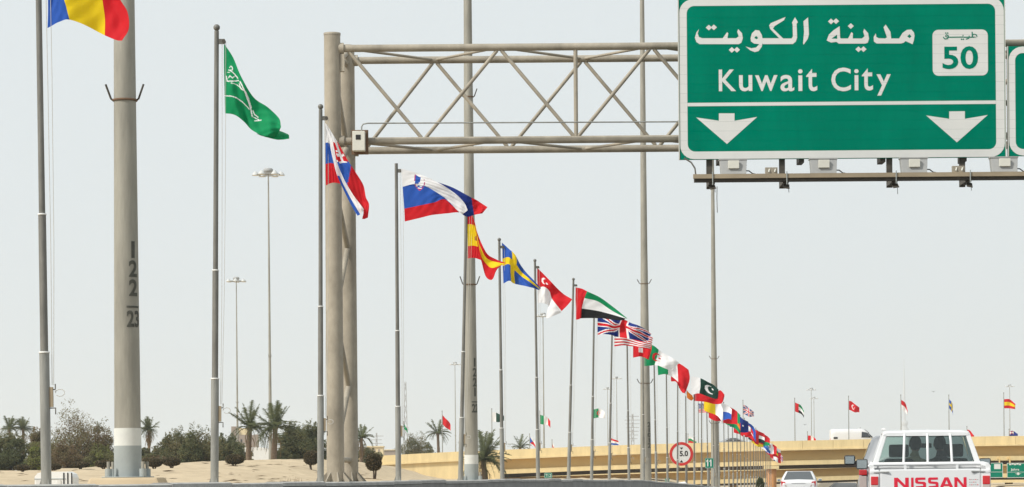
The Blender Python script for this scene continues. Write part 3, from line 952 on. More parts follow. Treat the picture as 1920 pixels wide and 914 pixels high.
def stars(p, q, x=0, y=0):
    return WHITE if math.hypot((p * 5) % 1 - .5, (q * 4) % 1 - .5) < .28 else DBLUE
usa = canton(stripes13, stars, .4, 7 / 13)
FL = {}     # hero flags: n -> (label, builder)
GRP = 'flags in the row along the barrier'
def hero(n, label, patches, nu=64, nv=44):
    d = (3.64 + n) * 7
    mb, cols = MB(), []
    for pt in patches:
        rows, colf = pt[0], pt[1]
        kw = pt[2] if len(pt) > 2 else {}
        patch(mb, cols, rows, d, colf, kw.pop('nu', nu), kw.pop('nv', nv), **kw)
    h0 = patches[0][0][0][0]
    return finish_flag(mb, cols, label, P(h0[0], h0[1], d), GRP)
# 0 blue, yellow, red
hero(0, 'blue, yellow and red vertically striped flag flying beside the painted light mast', [([
    [(91, -130), (118, -128), (140, -115), (165, -105), (190, -88), (215, -75), (233, -60)],
    [(91, -70), (112, -68), (130, -60), (160, -50), (188, -38), (210, -25), (222, -12)],
    [(90, -5), (105, -8), (122, -8), (160, -8), (190, -10), (212, 2), (240, 24)],
    [(90, 25), (108, 18), (126, 16), (161, 20), (195, 30), (220, 40), (243, 55)],
    [(89, 53), (112, 42), (131, 38), (163, 49), (195, 65), (218, 76), (230, 78)]], vs_(BLUE, YEL, RED), dict(amp=.05, ph=.6, wl=1.3))], 72, 60)
# 1 green with white script and sword
def saudi(p, q, x, y):
    def seg(x0, y0, x1, y1, w):
        vx, vy = x1 - x0, y1 - y0
        t = max(0, min(1, ((x - x0) * vx + (y - y0) * vy) / (vx * vx + vy * vy)))
        return math.hypot(x - x0 - vx * t, y - y0 - vy * t) < w
    Z = lambda a, b: (400 + a / 4.156, 60 + b / 4.156)
    lines = [((128, 280), (140, 268), (152, 285), (150, 300), (120, 300), 1.3), ((105, 316), (128, 318), .9), ((130, 300), (155, 320), (185, 352), 1.6), ((100, 345), (108, 385), (150, 388), (200, 382), 1.7), ((120, 360), (130, 345), (150, 362), (178, 345), (192, 365), 1.4),
             ((140, 402), (170, 408), (200, 425), (225, 455), 1.3), ((205, 410), (215, 440), (236, 460), 1.5), ((212, 395), (240, 450), (262, 510), (278, 560), (292, 610), (300, 655), 2.0), ((255, 470), (275, 520), (295, 590), 1.0),
             ((305, 610), (318, 640), (345, 660), 1.6), ((310, 660), (350, 680), 1.5), ((318, 690), (368, 684), 1.5),
             ((84, 498), (130, 502), (180, 515), (225, 545), (262, 582), (278, 600), 1.5)]
    for ln in lines:
        w = ln[-1]
        pts = [Z(*a) for a in ln[:-1]]
        for a, b in zip(pts, pts[1:]):
            if seg(*a, *b, w * .58): return WHITE
    return GREEN
hero(1, 'green flag with white script and sword drooping from its pole', [([
    [(420, 82), (437, 108), (453, 145), (475, 182), (502, 201), (523, 222), (528, 240)],
    [(420, 125), (435, 142), (450, 170), (470, 200), (494, 216), (514, 232), (526, 244)],
    [(421, 170), (434, 180), (450, 200), (466, 220), (489, 236), (508, 246), (522, 250)],
    [(422, 213), (440, 216), (457, 228), (470, 242), (487, 253), (503, 257), (513, 258)]], saudi, dict(amp=.06, ph=2.0, wl=1.4)),
    ([[(480, 250, .06), (497, 245, .12), (512, 241, .16), (528, 244, .18), (538, 249, .16)],
      [(484, 252, .03), (498, 250, .05), (512, 249, .06), (528, 251, .06), (541, 253, .08)],
      [(487, 254, 0), (500, 258, 0), (515, 261, .02), (530, 262, .02), (542, 260, .04)]], lambda *a: GREEN, dict(amp=.02, nu=30, nv=20))], 110, 90)
# 2 white, blue, red with shield, twisted
def skC(p, q, x, y):
    if y < 305 - (x - 640) * .05 and y > 268:
        if y > 302: return WHITE
        cxx = 636 + (y - 285) * .35
        if abs(x - cxx) < 2.0 or (abs(y - 291 - (x - cxx) * .1) < 2.2 and abs(x - cxx) < 7) or (x < cxx and abs(y - 283 + (x - cxx) * .2) < 1.8 and x > cxx - 6): return WHITE
        return RED
    if y <= 268: return WHITE
    if x > 657 - (y - 320) * .2 or y > 352: return RED
    return BLUE
hero(2, 'white, blue and red flag with shield hanging twisted before the gantry column', [
    ([[(610, 233), (611, 236), (612, 239)], [(610, 268), (615, 268), (620, 271)], [(610, 308), (619, 306), (629, 308)], [(611, 348), (624, 343), (640, 345)]], hs(WHITE, BLUE, RED), dict(amp=.0, nu=24)),
    ([[(610, 234), (618, 269), (624, 298), (633, 331), (645, 358), (659, 386), (671, 406)],
      [(610, 233), (621, 270), (627, 299), (638, 331), (653, 362), (667, 386), (677, 402)],
      [(611, 232), (625, 271), (631, 301), (643, 332), (661, 364), (675, 383), (683, 394)]], lambda p, q, x, y: BLUE if (q < .42 and p > .5) else WHITE, dict(dz0=-.05, amp=.02, nv=24)),
    ([[(611, 234), (625, 272), (631, 301), (643, 332), (660, 363), (674, 384), (681, 396), (679, 411)],
      [(612, 233), (632, 275), (641, 300), (656, 327), (669, 352), (679, 375), (685, 390), (684, 411)],
      [(612, 232), (640, 279), (652, 301), (668, 325), (681, 347), (686, 370), (692, 384), (690, 408)]], skC, dict(dz0=.02, amp=.03))], 60, 48)
# 3 white, blue, red with crest, streaming
def slv(p, q, x, y):
    # crest, drawn where it lies on the cloth
    a, b = (x - 787) / 9.5, (y - 346) / 12.0
    if abs(a) < 1 and b < .95 - a * a * .9 and b > -1.1 + a * .45:
        if b > .75 - a * a * .9 or abs(a) > .87: return (.45, .05, .18)
        if b > .1 and abs(b - .42 - .1 * math.sin(a * 6)) < .12: return BLUE
        if b < -.05 and a < .15 and a + b * .7 < -.25: return BLUE
        return WHITE
    return None
hero(3, 'white, blue and red flag with small crest streaming out beside the gantry', [
    ([[(752, 317), (778, 324), (803, 334), (830, 348), (853, 363), (870, 380), (877, 395)],
      [(753, 334), (777, 335), (800, 342), (826, 356), (848, 371), (863, 387), (872, 399)],
      [(755, 351), (776, 346), (798, 350), (822, 364), (842, 379), (856, 394), (867, 403)]], lambda p, q, x, y: slv(p, q, x, y) or WHITE, dict(dz0=-.03, amp=.02, nv=36)),
    ([[(755, 351), (776, 346), (798, 350), (816, 360), (833, 371), (848, 384), (861, 398)],
      [(758, 392), (777, 388), (797, 384), (815, 380), (833, 374), (848, 386), (861, 398.6)],
      [(759, 416), (785, 410), (810, 404), (835, 401), (848, 399.5), (856, 399), (862, 399)]], lambda p, q, x, y: slv(p, q, x, y) or (BLUE if q < .5 else RED), dict(dz0=-.025, amp=.015, nv=44)),
    ([[(812, 338), (848, 350.5), (876, 366), (895, 375), (914, 388)],
      [(822, 352), (855, 365), (880, 384), (898, 388), (910, 393)],
      [(835, 372), (858, 394), (874, 405), (891, 402), (904, 400)]], lambda p, q, x, y: RED if x > 884 + (y - 370) * .15 else DBLUE, dict(dz0=.1, amp=.04))], 72, 44)  # blue of the tail darkened to paint the shade behind the fold
# 4 red yellow red
hero(4, 'red, yellow and red flag hanging against the second painted light mast', [
    ([[(876, 400), (880, 400), (885, 402)], [(876, 421), (884, 421), (892, 424)], [(877, 462), (888, 461), (899, 464)], [(877, 485), (889, 484), (902, 488)]], lambda p, q, x, y: (.45, .2, .05) if math.hypot(x - 893, (y - 447) * .7) < 3.2 else (RED, YEL, RED)[min(2, int(q * 3))], dict(amp=.0, nu=24)),
    ([[(884, 402), (892, 428), (902, 455), (914, 477), (931, 487), (948, 494)],
      [(887, 416), (893, 434), (899, 459), (912, 484), (931, 492), (948, 495)],
      [(892, 436), (897, 458), (902, 480), (909, 492), (922, 503), (941, 498)],
      [(897, 468), (900, 482), (903, 492), (911, 519), (923, 525), (931, 506)]], hs(RED, YEL, RED), dict(dz0=-.04, amp=.04))], 48, 42)
# 5 blue with yellow cross
hero(5, 'blue flag with yellow cross drooping between two flagpoles', [([
    [(941, 455), (953, 466), (966, 479), (977, 498), (992, 517), (1014, 541)],
    [(942, 480), (954, 479), (967, 491), (980, 509), (995, 524), (1013, 542)],
    [(943, 505), (953, 501), (962, 509), (978, 521), (995, 533), (1012, 543)],
    [(944, 532), (955, 527), (963, 531), (985, 537), (1000, 541), (1010, 543.5)]], cross(lambda *a: BLUE, YEL, None, .37, .1), dict(amp=.1, ph=1.0, wl=1.7))], 60, 42)
# 6 red over white with crescent
hero(6, 'red over white flag with white crescent and stars', [([
    [(1007, 502), (1022, 517), (1038, 534), (1055, 550), (1073, 562)],
    [(1007, 521), (1020, 528), (1034, 540), (1046, 556), (1064, 573)],
    [(1008, 541), (1019, 538), (1030, 546), (1036, 562), (1053, 584)],
    [(1008, 556), (1017, 555), (1030, 562), (1030, 576), (1052, 586)],
    [(1008, 568), (1018, 569), (1030, 576), (1024, 597), (1049, 588)]],
    crescent(hs(RED, WHITE), WHITE, .25, .25, .13, .07, (.14, .02, .06)), dict(amp=.06, ph=.4))], 54, 44)
# 7 red hoist, green white black
hero(7, 'flag with red hoist and green, white and black stripes streaming out', [([
    [(1079, 539), (1092, 542), (1103, 548), (1125, 558), (1150, 576), (1176, 597)],
    [(1079, 560), (1090, 558), (1098, 560), (1122, 566), (1148, 583), (1175, 598)],
    [(1080, 580), (1088, 579), (1093, 579), (1120, 583), (1147, 590), (1173, 598)],
    [(1080, 600), (1086, 599), (1092, 597), (1125, 597), (1155, 601), (1170, 601)]], lambda p, q, x, y: RED if p < .36 else (GREEN, WHITE, BLACK)[min(2, int(q * 3))], dict(amp=.05, ph=2.2, wl=1.1))], 60, 42)
# 8 union flag
hero(8, 'blue flag with red and white crosses rippling above a striped flag', [([
    [(1120, 588), (1138, 592), (1156, 600), (1172, 600), (1188, 608), (1205, 615), (1222, 626)],
    [(1120, 608), (1136, 610), (1152, 614), (1168, 611), (1186, 620), (1204, 626), (1218, 633)],
    [(1120, 628), (1135, 627), (1152, 630), (1168, 634), (1192, 638), (1206, 640), (1214, 642)]], jack, dict(amp=.16, ph=.5, wl=2.2))], 72, 44)
# 9 stripes
hero(9, 'red and white striped flag with blue canton half hidden under the crossed flag', [([
    [(1152, 608), (1172, 612), (1198, 622), (1224, 634)],
    [(1152, 630), (1174, 632), (1198, 640), (1222, 646)],
    [(1152, 650), (1172, 648), (1198, 652), (1219, 655)]], usa, dict(amp=.06, ph=1.4))], 60, 52)
# 10 red with white cross
hero(10, 'red flag with white cross low beside the plain light mast', [([
    [(1187, 629), (1203, 632), (1222, 641)], [(1187, 650), (1203, 650), (1221, 658)], [(1187, 671), (1203, 669), (1216, 675)]],
    lambda p, q, x, y: WHITE if (abs(p - .45) < .13 and abs(q - .62) < .17) else RED, dict(amp=.05, ph=.3))], 40, 30)
# 11 green, white with red crescent
def alg(p, q, x, y):
    a, b = p - .43, (q - .5) * .66
    if math.hypot(a, b) < .16 and math.hypot(a - .05, b) > .125: return RED
    if math.hypot(a - .08, b) < .045 * (.5 + .5 * abs(math.cos(2.5 * math.atan2(b, a - .08)))): return RED
    return GREEN if p < .42 else WHITE
hero(11, 'green and white flag with red crescent and star crossing the light mast', [([
    [(1209, 646), (1224, 648), (1240, 660), (1256, 669), (1274, 681)], [(1208, 667), (1222, 668), (1236, 672), (1252, 681), (1268, 686)], [(1208, 687), (1220, 686), (1231, 685), (1246, 691), (1259, 696)]], alg, dict(amp=.06, ph=2.0))], 54, 40)
hero(12, 'green, white and red vertically striped flag under the crescent flag', [([
    [(1233, 672), (1249, 674), (1262, 683), (1274, 682), (1291, 694)], [(1233, 688), (1248, 690), (1262, 697), (1276, 702), (1293, 712)], [(1234, 704), (1248, 702), (1262, 708), (1276, 722), (1286, 735)]], vs_(GREEN, WHITE, RED), dict(amp=.07, ph=1.0))], 42, 30)
hero(13, 'plain red flag with folded tail under the green, white and red flag', [([
    [(1258, 697), (1268, 700), (1280, 706), (1292, 704)], [(1258, 714), (1270, 715), (1281, 724), (1290, 720)], [(1259, 715), (1268, 717), (1278, 735), (1284, 738)]], lambda *a: RED, dict(amp=.05))], 30, 22)
hero(14, 'green, white and orange vertically striped flag with drooping tail', [([
    [(1272, 708), (1280, 716), (1288, 732), (1298, 742)], [(1272, 718), (1280, 726), (1288, 740), (1300, 748)], [(1273, 728), (1280, 732), (1288, 746), (1296, 752)]], vs_(GREEN, WHITE, ORANGE), dict(amp=.05))], 30, 22)
hero(15, 'dark green flag with white hoist and large white crescent', [([
    [(1296, 706), (1312, 709), (1326, 716), (1338, 722), (1347, 731)], [(1296, 723), (1312, 724), (1326, 728), (1337, 734), (1347, 739)], [(1297, 741), (1310, 738), (1325, 743), (1339, 748), (1346, 748)]],
    crescent(lambda p, q, x=0, y=0: WHITE if p < .28 else DGREEN, WHITE, .60, .5, .28, .12, (.2, -.12, .07)), dict(amp=.06, ph=.8))], 48, 36)
hero(16, 'broad red flag wrapping under the dark crescent flag', [([
    [(1301, 722), (1320, 732), (1338, 740), (1350, 732), (1358, 740)], [(1301, 738), (1320, 745), (1338, 750), (1352, 745), (1358, 744)], [(1301, 752), (1322, 754), (1340, 758), (1352, 757), (1357, 750)]], lambda *a: RED, dict(amp=.08, ph=.8))], 36, 26)

FW, FH = 1.40, .93
def wind_flag(name_label, hoist, colf, a0, a1, ph, group, nu=30, nv=20, sc=1.0, amp=.12, yaw=0.0, twist=.0):
    mb, cols = MB(), []
    vs = []
    pts = [(0.0, 0.0)]
    for i in range(nu):
        u = (i + .5) / nu
        a = R(a0 + (a1 - a0) * u + 14 * math.sin(u * 6.5 + ph))
        pts.append((pts[-1][0] + math.cos(a) * FW * sc / nu * .9, pts[-1][1] - math.sin(a) * FW * sc / nu * .9))
    for j in range(nv + 1):
        q = j / nv
        for i in range(nu + 1):
            u = i / nu
            x, z = pts[i]
            y = amp * sc * min(1, 2 * u) * math.sin(2 * math.pi * (1.25 * u + .3 * q) + ph) + twist * u * (q - .5)
            sag = -.10 * sc * math.sin(math.pi * min(1, u * 1.2)) * (q - .5)
            hh = FH * sc * (1 - .28 * u * (1 + .4 * math.sin(ph * 3 + u * 4)))
            v = Vector((x * math.cos(yaw) - y * math.sin(yaw), x * math.sin(yaw) + y * math.cos(yaw), z - q * hh + sag - .06 * u * (1 - q)))
            vs.append(v)
    fs = []
    for j in range(nv):
        for i in range(nu):
            fs.append((j * (nu + 1) + i, (j + 1) * (nu + 1) + i, (j + 1) * (nu + 1) + i + 1, j * (nu + 1) + i + 1))
            cols.append(colf((i + .5) / nu, (j + .5) / nv, 0, 0))
    mb.add([Vector(hoist) + v for v in vs], fs, 0, True)
    return finish_flag(mb, cols, name_label, hoist, group)
FAR = [('yellow and white vertically halved flag in the row', vs_(YEL, WHITE)), ('red, blue and white quartered flag in the row', lambda p, q, x=0, y=0: ((BLUE, WHITE), (RED, BLUE))[int(q * 1.999)][int(p * 1.999)]),
       ('red flag with white hoist band in the row', hoistband(WHITE, .28, hs(RED))), ('green flag with red disc in the row', disc(hs(GREEN), RED, .45, .5, .3)),
       ('orange red flag with green lower stripe in the row', hs(RED, ORANGE, GREEN)), ('dark blue flag with crossed canton and stars in the row', canton(disc(hs(DBLUE), WHITE, .75, .5, .07), jack)),
       ('white over red horizontally halved flag in the row', hs(WHITE, RED)), ('red flag with white upright cross in the row', cross(hs(RED), WHITE, None, .36, .07)),
       ('blue flag with white star and canton in the row', canton(hs(BLUE), hs(WHITE), .3, .4)), ('plain crimson flag with yellow star in the row', disc(hs(RED), YEL, .3, .4, .14)),
       ('black, white and red striped flag in the row', hs(RED, WHITE, BLACK)), ('black, red and gold striped flag in the row', hs(BLACK, RED, YEL)),
       ('red flag with green lower half in the row', hs(RED, RED, GREEN)), ('pale blue and white striped flag in the row', hs(SKYB, WHITE, SKYB)),
       ('red, white and blue striped flag in the row', hs(RED, WHITE, BLUE)), ('white flag with red disc in the row', disc(hs(WHITE), RED, .5, .5, .28)),
       ('blue, white and red vertically striped flag in the row', vs_(BLUE, WHITE, RED)), ('green, yellow and red striped flag in the row', hs(GREEN, YEL, RED)),
       ('red flag with white lower stripe and blue triangle in the row', tri(BLUE, hs(WHITE, RED))), ('white flag with red border bands in the row', vs_(RED, WHITE, WHITE, RED)),
       ('small crossed red, white and blue flag ending the row beyond the orange pier', jack)]
# pole prototype
HP = 5.60
def make_pole(ball=True):
    root = empty('flagpole')
    MB().path([(0, 0, -.1), (0, 0, 1.36)], [.050, .048], 14).build('lower_tube', 'pole_steel_pale', root)
    MB().lathe((0, 0, 1.36), [(.048, -.006), (.0525, -.006), (.0525, .01), (.038, .012)], 14).build('joint_collar', 'collar_white', root)
    MB().path([(0, 0, 1.36), (0, 0, 2.68)], [.0385, .0375], 14).build('middle_tube', 'pole_steel', root)
    MB().lathe((0, 0, 2.68), [(.0375, -.006), (.042, -.006), (.042, .01), (.03, .012)], 14).build('joint_collar', 'collar_white', root)
    MB().path([(0, 0, 2.68), (0, 0, HP)], [.031, .028], 14).build('upper_tube', 'pole_steel', root)
    if ball:
        MB().ball((0, 0, HP + .04), .041, 14).build('finial', 'pole_steel', root)
    MB().box((.02, -.014, HP - .16), (.10, .014, HP - .10)).build('pulley_arm', 'pole_steel', root)
    MB().tube((.088, -.02, HP - .13), (.088, .02, HP - .13), .024, .024, 10).build('pulley', 'dark_steel', root)
    MB().path([(.112, 0, HP - .13), (.115, 0, 4.0), (.108, 0, 2.4), (.085, 0, 1.05)], .003, 6).build('halyard', 'rope', root)
    MB().path([(.066, 0, HP - .13), (.074, 0, 4.0), (.078, 0, 2.4), (.07, 0, 1.05)], .003, 6).build('halyard', 'rope', root)
    MB().box((.046, -.02, .84), (.078, .02, 1.03)).build('winch_box', 'beam_tan', root)
    MB().path([(.04, 0, 1.0), (.10, 0, 1.01), (.10, 0, 1.06)], .006, 6).build('cleat', 'dark_steel', root)
    MB().path([(.04, 0, .83), (.10, 0, .83), (.10, 0, .77)], .006, 6).build('cleat', 'dark_steel', root)
    pts = [(.10, 0, 1.0)]
    for k in range(9):
        a = 2 * math.pi * k / 9
        pts.append((.145 + .045 * math.cos(math.pi - a), .01 * math.sin(a), .975 + .035 * math.sin(a)))
    MB().path(pts, .004, 6).build('rope_loop', 'rope', root)
    for k in range(3):
        a = 2 * math.pi * (k + .5) / 3
        c, s_ = math.cos(a), math.sin(a)
        t = .005
        rings = [[(c * .045 - s_ * t * g, s_ * .045 + c * t * g, 0), (c * .1 - s_ * t * g, s_ * .1 + c * t * g, 0), (c * .045 - s_ * t * g, s_ * .045 + c * t * g, .16)] for g in (-1, 1)]
        MB().loft(rings, smooth=False).build('base_fin', 'pole_steel_pale', root)
    MB().lathe((0, 0, 0), [(0, -.012), (.13, -.012), (.13, 0), (.04, .001)], 16).build('base_plate', 'pole_steel_pale', root)
    return root
pA, pB = make_pole(True), make_pole(False)
pused = {id(pA): False, id(pB): False}
OBS = {0: (87, 70, -181), 1: (402, 406, 52), 2: (601, 601, 200), 3: (747, 743, 305), 4: (863, 874, 400), 5: (942, 936, 436), 6: (1009, 1003, 487), 7: (1066, 1075, 527), 8: (1109, 1114, 562), 9: (1142, 1148, 588)}
flag_desc = {o['label']: o for o in bpy.data.objects if o.name.startswith('flag') and 'label' in o.keys()}
hero_labels = list(flag_desc.keys())
PG_ = 'flagpoles along the barrier'
NP = 38
for n in range(NP):
    d = (3.64 + n) * 7
    src = pB if n in (3,) else pA
    p = src if not pused[id(src)] else copy_tree(src)
    pused[id(src)] = True
    if n in OBS:
        bx, tx, ty = OBS[n]
        b, t = TP(bx, 898), TP(tx, ty)
        X = b[0] * d / F
        tilt = math.atan2((t[0] - b[0]), t[1] - b[1])
    else:
        X = LX(d, FLAG_OFF); tilt = random.uniform(-.011, .011)
    zb = zleft(d, FLAG_OFF) + .01
    p.location = (X, d, zb)
    p.rotation_euler = (0, tilt, random.uniform(-.5, .5) if n > 9 else 0)
    if n < len(hero_labels):
        short = hero_labels[n]
    else:
        short = FAR[n - len(hero_labels)][0] if n - len(hero_labels) < len(FAR) else FAR[-1][0]
    fl = short.split(' flag')[0]
    props(p, 'grey steel flagpole flying the ' + ' '.join(short.replace(' in the row', '').split()[:9]), 'flagpole', PG_)
    k = n - len(hero_labels)
    if 0 <= k < len(FAR):
        top = Vector((X + .115, d, zb + HP - .28))
        top.x += math.sin(tilt) * HP
        wind_flag(FAR[k][0], top, FAR[k][1], random.uniform(14, 34), random.uniform(28, 62), random.uniform(0, 6), GRP, 28, 20, 1.16, .13, random.uniform(-.35, .35))
# ---- flags on the overpass
OG = 'flags on the overpass parapet'
far_side = [(829, 772, 779, 'small red flag drooping over the far palm', hs(RED), 48), (922, 768, 774, 'small white and dark green flag over the overpass', hoistband(WHITE, .3, hs(DGREEN)), 12),
            (1012, 772, 778, 'small green, white and red flag behind the thin poles', vs_(GREEN, WHITE, RED), 30), (1112, 764, 768, 'small green and white flag with red crescent over the overpass', alg, 10),
            (1309, 748, 757, 'small striped flag with blue canton behind the row', usa, 24), (1393, 752, 760, 'small crossed red, white and blue flag above the end of the row', jack, 30),
            (1490, 748, 755, 'small flag with red hoist and green and black stripes on the overpass', lambda p, q, x=0, y=0: RED if p < .3 else (GREEN, WHITE, BLACK)[min(2, int(q * 3))], 42),
            (1591, 744, 752, 'small red flag with white crescent before the white van', crescent(hs(RED), WHITE, .38, .5, .24, .1, (.24, 0, .09)), 30),
            (1689, 742, 750, 'small red and white flag drooping before the pale tower', hs(RED, WHITE), 58), (1779, 742, 749, 'small blue flag with yellow cross hanging limp on the overpass', cross(hs(BLUE), YEL, None, .36, .1), 72),
            (1882, 738, 749, 'small red, yellow and red flag on the overpass', hs(RED, YEL, RED), 20), (757, 792, 796, 'small green flag behind the crested flag pole', hs(GREEN), 55)]
fp0 = None
def small_pole(h):
    root = empty('flagpole')
    MB().path([(0, 0, -.02), (0, 0, h * .5), (0, 0, h)], [.055, .048, .035], 8).build('tube', 'pole_steel_pale', root)
    MB().ball((0, 0, h + .04), .06, 8).build('finial', 'pole_steel', root)
    return root
for px, ty, fy, lab, cf, dr in far_side:
    dd = BD + .62
    top = P(px, ty, dd)
    zdeck = bp_(px, 15.4).z
    p = small_pole(top.z - zdeck)
    p.location = (top.x, dd, zdeck + .01)
    props(p, 'thin flagpole on the overpass under the ' + ' '.join(lab.split()[:7]), 'flagpole', 'thin flagpoles on the overpass')
    h = P(px, fy, dd); h.x += .05
    wind_flag(lab, h, cf, dr - 14, dr + 16, random.uniform(0, 6), OG, 22, 16, 1.08 if px != 757 else .55, .1, 0)
far_low = [(993, 815, 819, 'tiny blue, white and red flag with triangle peeping over the parapet', tri(BLUE, hs(WHITE, RED)), 50), (1035, 826, 829, 'tiny white flag peeping over the parapet', hs(WHITE, RED, WHITE), 70), (1143, 816, 822, 'tiny red, white and blue flag peeping over the parapet', hs(RED, WHITE, BLUE), 15),
           (1290, 815, 819, 'tiny white, green and red flag peeping over the parapet', hs(WHITE, GREEN, RED), 20), (1414, 810, 815, 'tiny white flag with red centre at the end of the row', vs_(RED, WHITE, RED), 45), (1514, 811, 817, 'tiny red and white flag between the twin masts', vs_(RED, WHITE, RED), 20),
           (1813, 801, 806, 'tiny red flag slanting over the roof of the white pickup', hs(RED), 38), (1892, 806, 809, 'tiny dark blue flag with canton on the overpass', canton(hs(DBLUE), jack), 14)]
for px, ty, fy, lab, cf, dr in far_low:
    dd = BD + 10.4
    top = P(px, ty, dd)
    zdeck = bp_(px, 15.4).z
    p = small_pole(top.z - zdeck)
    p.location = (top.x, dd, zdeck + .01)
    props(p, 'short far parapet flagpole under the ' + ' '.join(lab.split()[:7]), 'flagpole', 'short flagpoles at the far parapet')
    h = P(px, fy, dd); h.x += .05
    wind_flag(lab, h, cf, dr - 12, dr + 14, random.uniform(0, 6), OG, 18, 12, .8, .08, 0)
# ================================================================== VEGETATION
def ground_at(px, d):
    X = (px - HX) * d / F
    return Vector((X, d, zfar(X, d)))
def leaf_quads(mb, c, n, s, mis, spread, rnd, flat=.0):
    for _ in range(n):
        # point in a ball, denser towards the outside
        while True:
            v = Vector((rnd.uniform(-1, 1), rnd.uniform(-1, 1), rnd.uniform(-1, 1)))
            if v.length < 1: break
        v = v * (.55 + .45 * rnd.random()) / max(.35, v.length) * (v.length ** .4)
        p = Vector(c) + Vector((v.x * spread[0], v.y * spread[1], v.z * spread[2]))
        a = Vector((rnd.uniform(-1, 1), rnd.uniform(-1, 1), rnd.uniform(-.8, .8))).normalized()
        b = a.cross(Vector((rnd.uniform(-1, 1), rnd.uniform(-1, 1), rnd.uniform(-1, 1)))).normalized()
        L_ = s * rnd.uniform(.6, 1.5); w = s * rnd.uniform(.25, .5)
        mb.add([p - a * L_ * .5, p + b * w * .5, p + a * L_ * .5, p - b * w * .5], [(0, 1, 2, 3)], rnd.choice(mis))
def leafy(name, label, px, d, top_y, wpx, mats, n=6500, seed=1, leaf=.19, low=.03, sparse=0.0, cat='tree', group=None, round_=False, depth=None, nk=26, stems=3):
    n = int(n * 2.2); leaf *= .9
    rnd = random.Random(seed)
    g = ground_at(px, d)
    H = (EYE + TP(px, top_y)[1] * d / F) - g.z
    Wd = wpx * d / F
    root = empty(name, g)
    props(root, label, cat, group)
    rx, rz = Wd / 2, H * (1 - low) / 2
    ry = depth or min(rx, 2.2)
    cz = H * low + rz
    tr = MB(); cr = MB()
    if round_:
        # clipped dome: leaf skin over a squashed ball
        for _ in range(n):
            th = rnd.uniform(0, 2 * math.pi); u = rnd.uniform(-1, 1)
            rr = rnd.uniform(.72, 1.0) + .05 * math.sin(th * 5 + seed) * rnd.random()
            sq = math.copysign(abs(u) ** .75, u)
            p = Vector((math.cos(th) * math.sqrt(max(0, 1 - u * u)) * rx * rr, math.sin(th) * math.sqrt(max(0, 1 - u * u)) * rx * rr, cz + sq * rz * rr))
            a = Vector((rnd.uniform(-1, 1), rnd.uniform(-1, 1), rnd.uniform(-1, 1))).normalized()
            b = a.cross(Vector((rnd.uniform(-1, 1), rnd.uniform(-1, 1), rnd.uniform(-1, 1)))).normalized()
            L_ = leaf * rnd.uniform(.6, 1.4)
            cr.add([p - a * L_ * .5, p + b * L_ * .2, p + a * L_ * .5, p - b * L_ * .2], [(0, 1, 2, 3)], rnd.randrange(len(mats)))
        for k in range(stems):
            a = rnd.uniform(0, 6.28)
            tr.path([(0, 0, -.1), (.1 * math.cos(a), .1 * math.sin(a), H * low * .7), (rx * .4 * math.cos(a), rx * .4 * math.sin(a), cz)], [.05, .04, .02], 6)
    else:
        cl = []
        for k in range(nk):
            while True:
                v = Vector((rnd.uniform(-1, 1), rnd.uniform(-1, 1), rnd.uniform(-1, 1)))
                if v.length < 1: break
            zz = v.z
            wfac = 1.0 - .35 * max(0, zz)
            c = Vector((v.x * rx * .82 * wfac, v.y * ry * .85, cz + zz * rz * .86))
            r = rnd.uniform(.26, .46) * min(rx, rz) * (1.2 if zz < .2 else .85)
            cl.append((c, r))
        for k in range(stems):
            a = rnd.uniform(0, 6.28)
            base = Vector((.12 * math.cos(a), .12 * math.sin(a), -.15))
            fork = Vector((rx * .22 * math.cos(a), ry * .2 * math.sin(a), H * max(low, .18) + .1))
            tr.path([base, (base + fork) / 2 + Vector((0, 0, .1)), fork], [.09, .075, .06], 7)
            for c, r in rnd.sample(cl, min(len(cl), 8)):
                m = (fork + c) / 2 + Vector((rnd.uniform(-.2, .2), rnd.uniform(-.2, .2), .1))
                tr.path([fork, m, c], [.05, .03, .012], 5, cap=False)
        per = max(20, n // nk)
        for c, r in cl:
            mis = [rnd.randrange(len(mats)), rnd.randrange(len(mats)), rnd.randrange(len(mats))]
            leaf_quads(cr, c, int(per * (1 - sparse * max(0, (c.z - cz) / rz))), leaf, mis, (r * 1.35, r * 1.35, r), rnd)
        # skirt of foliage down to the ground
        for k in range(10):
            c = Vector((rnd.uniform(-.8, .8) * rx, rnd.uniform(-.6, .6) * ry, H * rnd.uniform(.06, .22)))
            leaf_quads(cr, c, per, leaf, [rnd.randrange(len(mats))], (rx * .3, ry * .35, H * .14), rnd)
        # twigs standing out of the outline
        for c, r in cl:
            if c.z > cz + rz * .2:
                for _ in range(7):
                    e = c + Vector((rnd.uniform(-.6, .6) * r, rnd.uniform(-.4, .4) * r, r * rnd.uniform(.9, 1.7)))
                    leaf_quads(cr, e, int(9 * (1 - sparse * .3)), leaf * .85, mis, (r * .22, r * .22, r * .4), rnd)
    tr.build('trunk', 'bark', root)
    cr.build('crown', mats, root)
    return root
TG = 'trees of the thicket on the sand'
OL = ['leaf_olive', 'leaf_dark', 'leaf_grey']
DK = ['leaf_dark', 'leaf_dark', 'leaf_olive']
BR = ['leaf_brown', 'leaf_grey', 'leaf_olive', 'leaf_brown']
GR = ['leaf_bright', 'leaf_olive', 'leaf_dark']
leafy('bushy_tree', 'dark green bushy tree below the twin fan palms', 22, 200, 818, 95, DK, 5200, 11, group=TG)
leafy('bushy_tree', 'bright green low bush between dark tree and brown thicket', 70, 196, 838, 50, GR, 2200, 12, low=.02, group=TG)
leafy('bushy_tree', 'tall sparse grey brown tree standing in the thicket before the painted mast', 140, 203, 768, 125, BR, 5200, 13, leaf=.16, low=.02, sparse=.3, group=TG, nk=40)
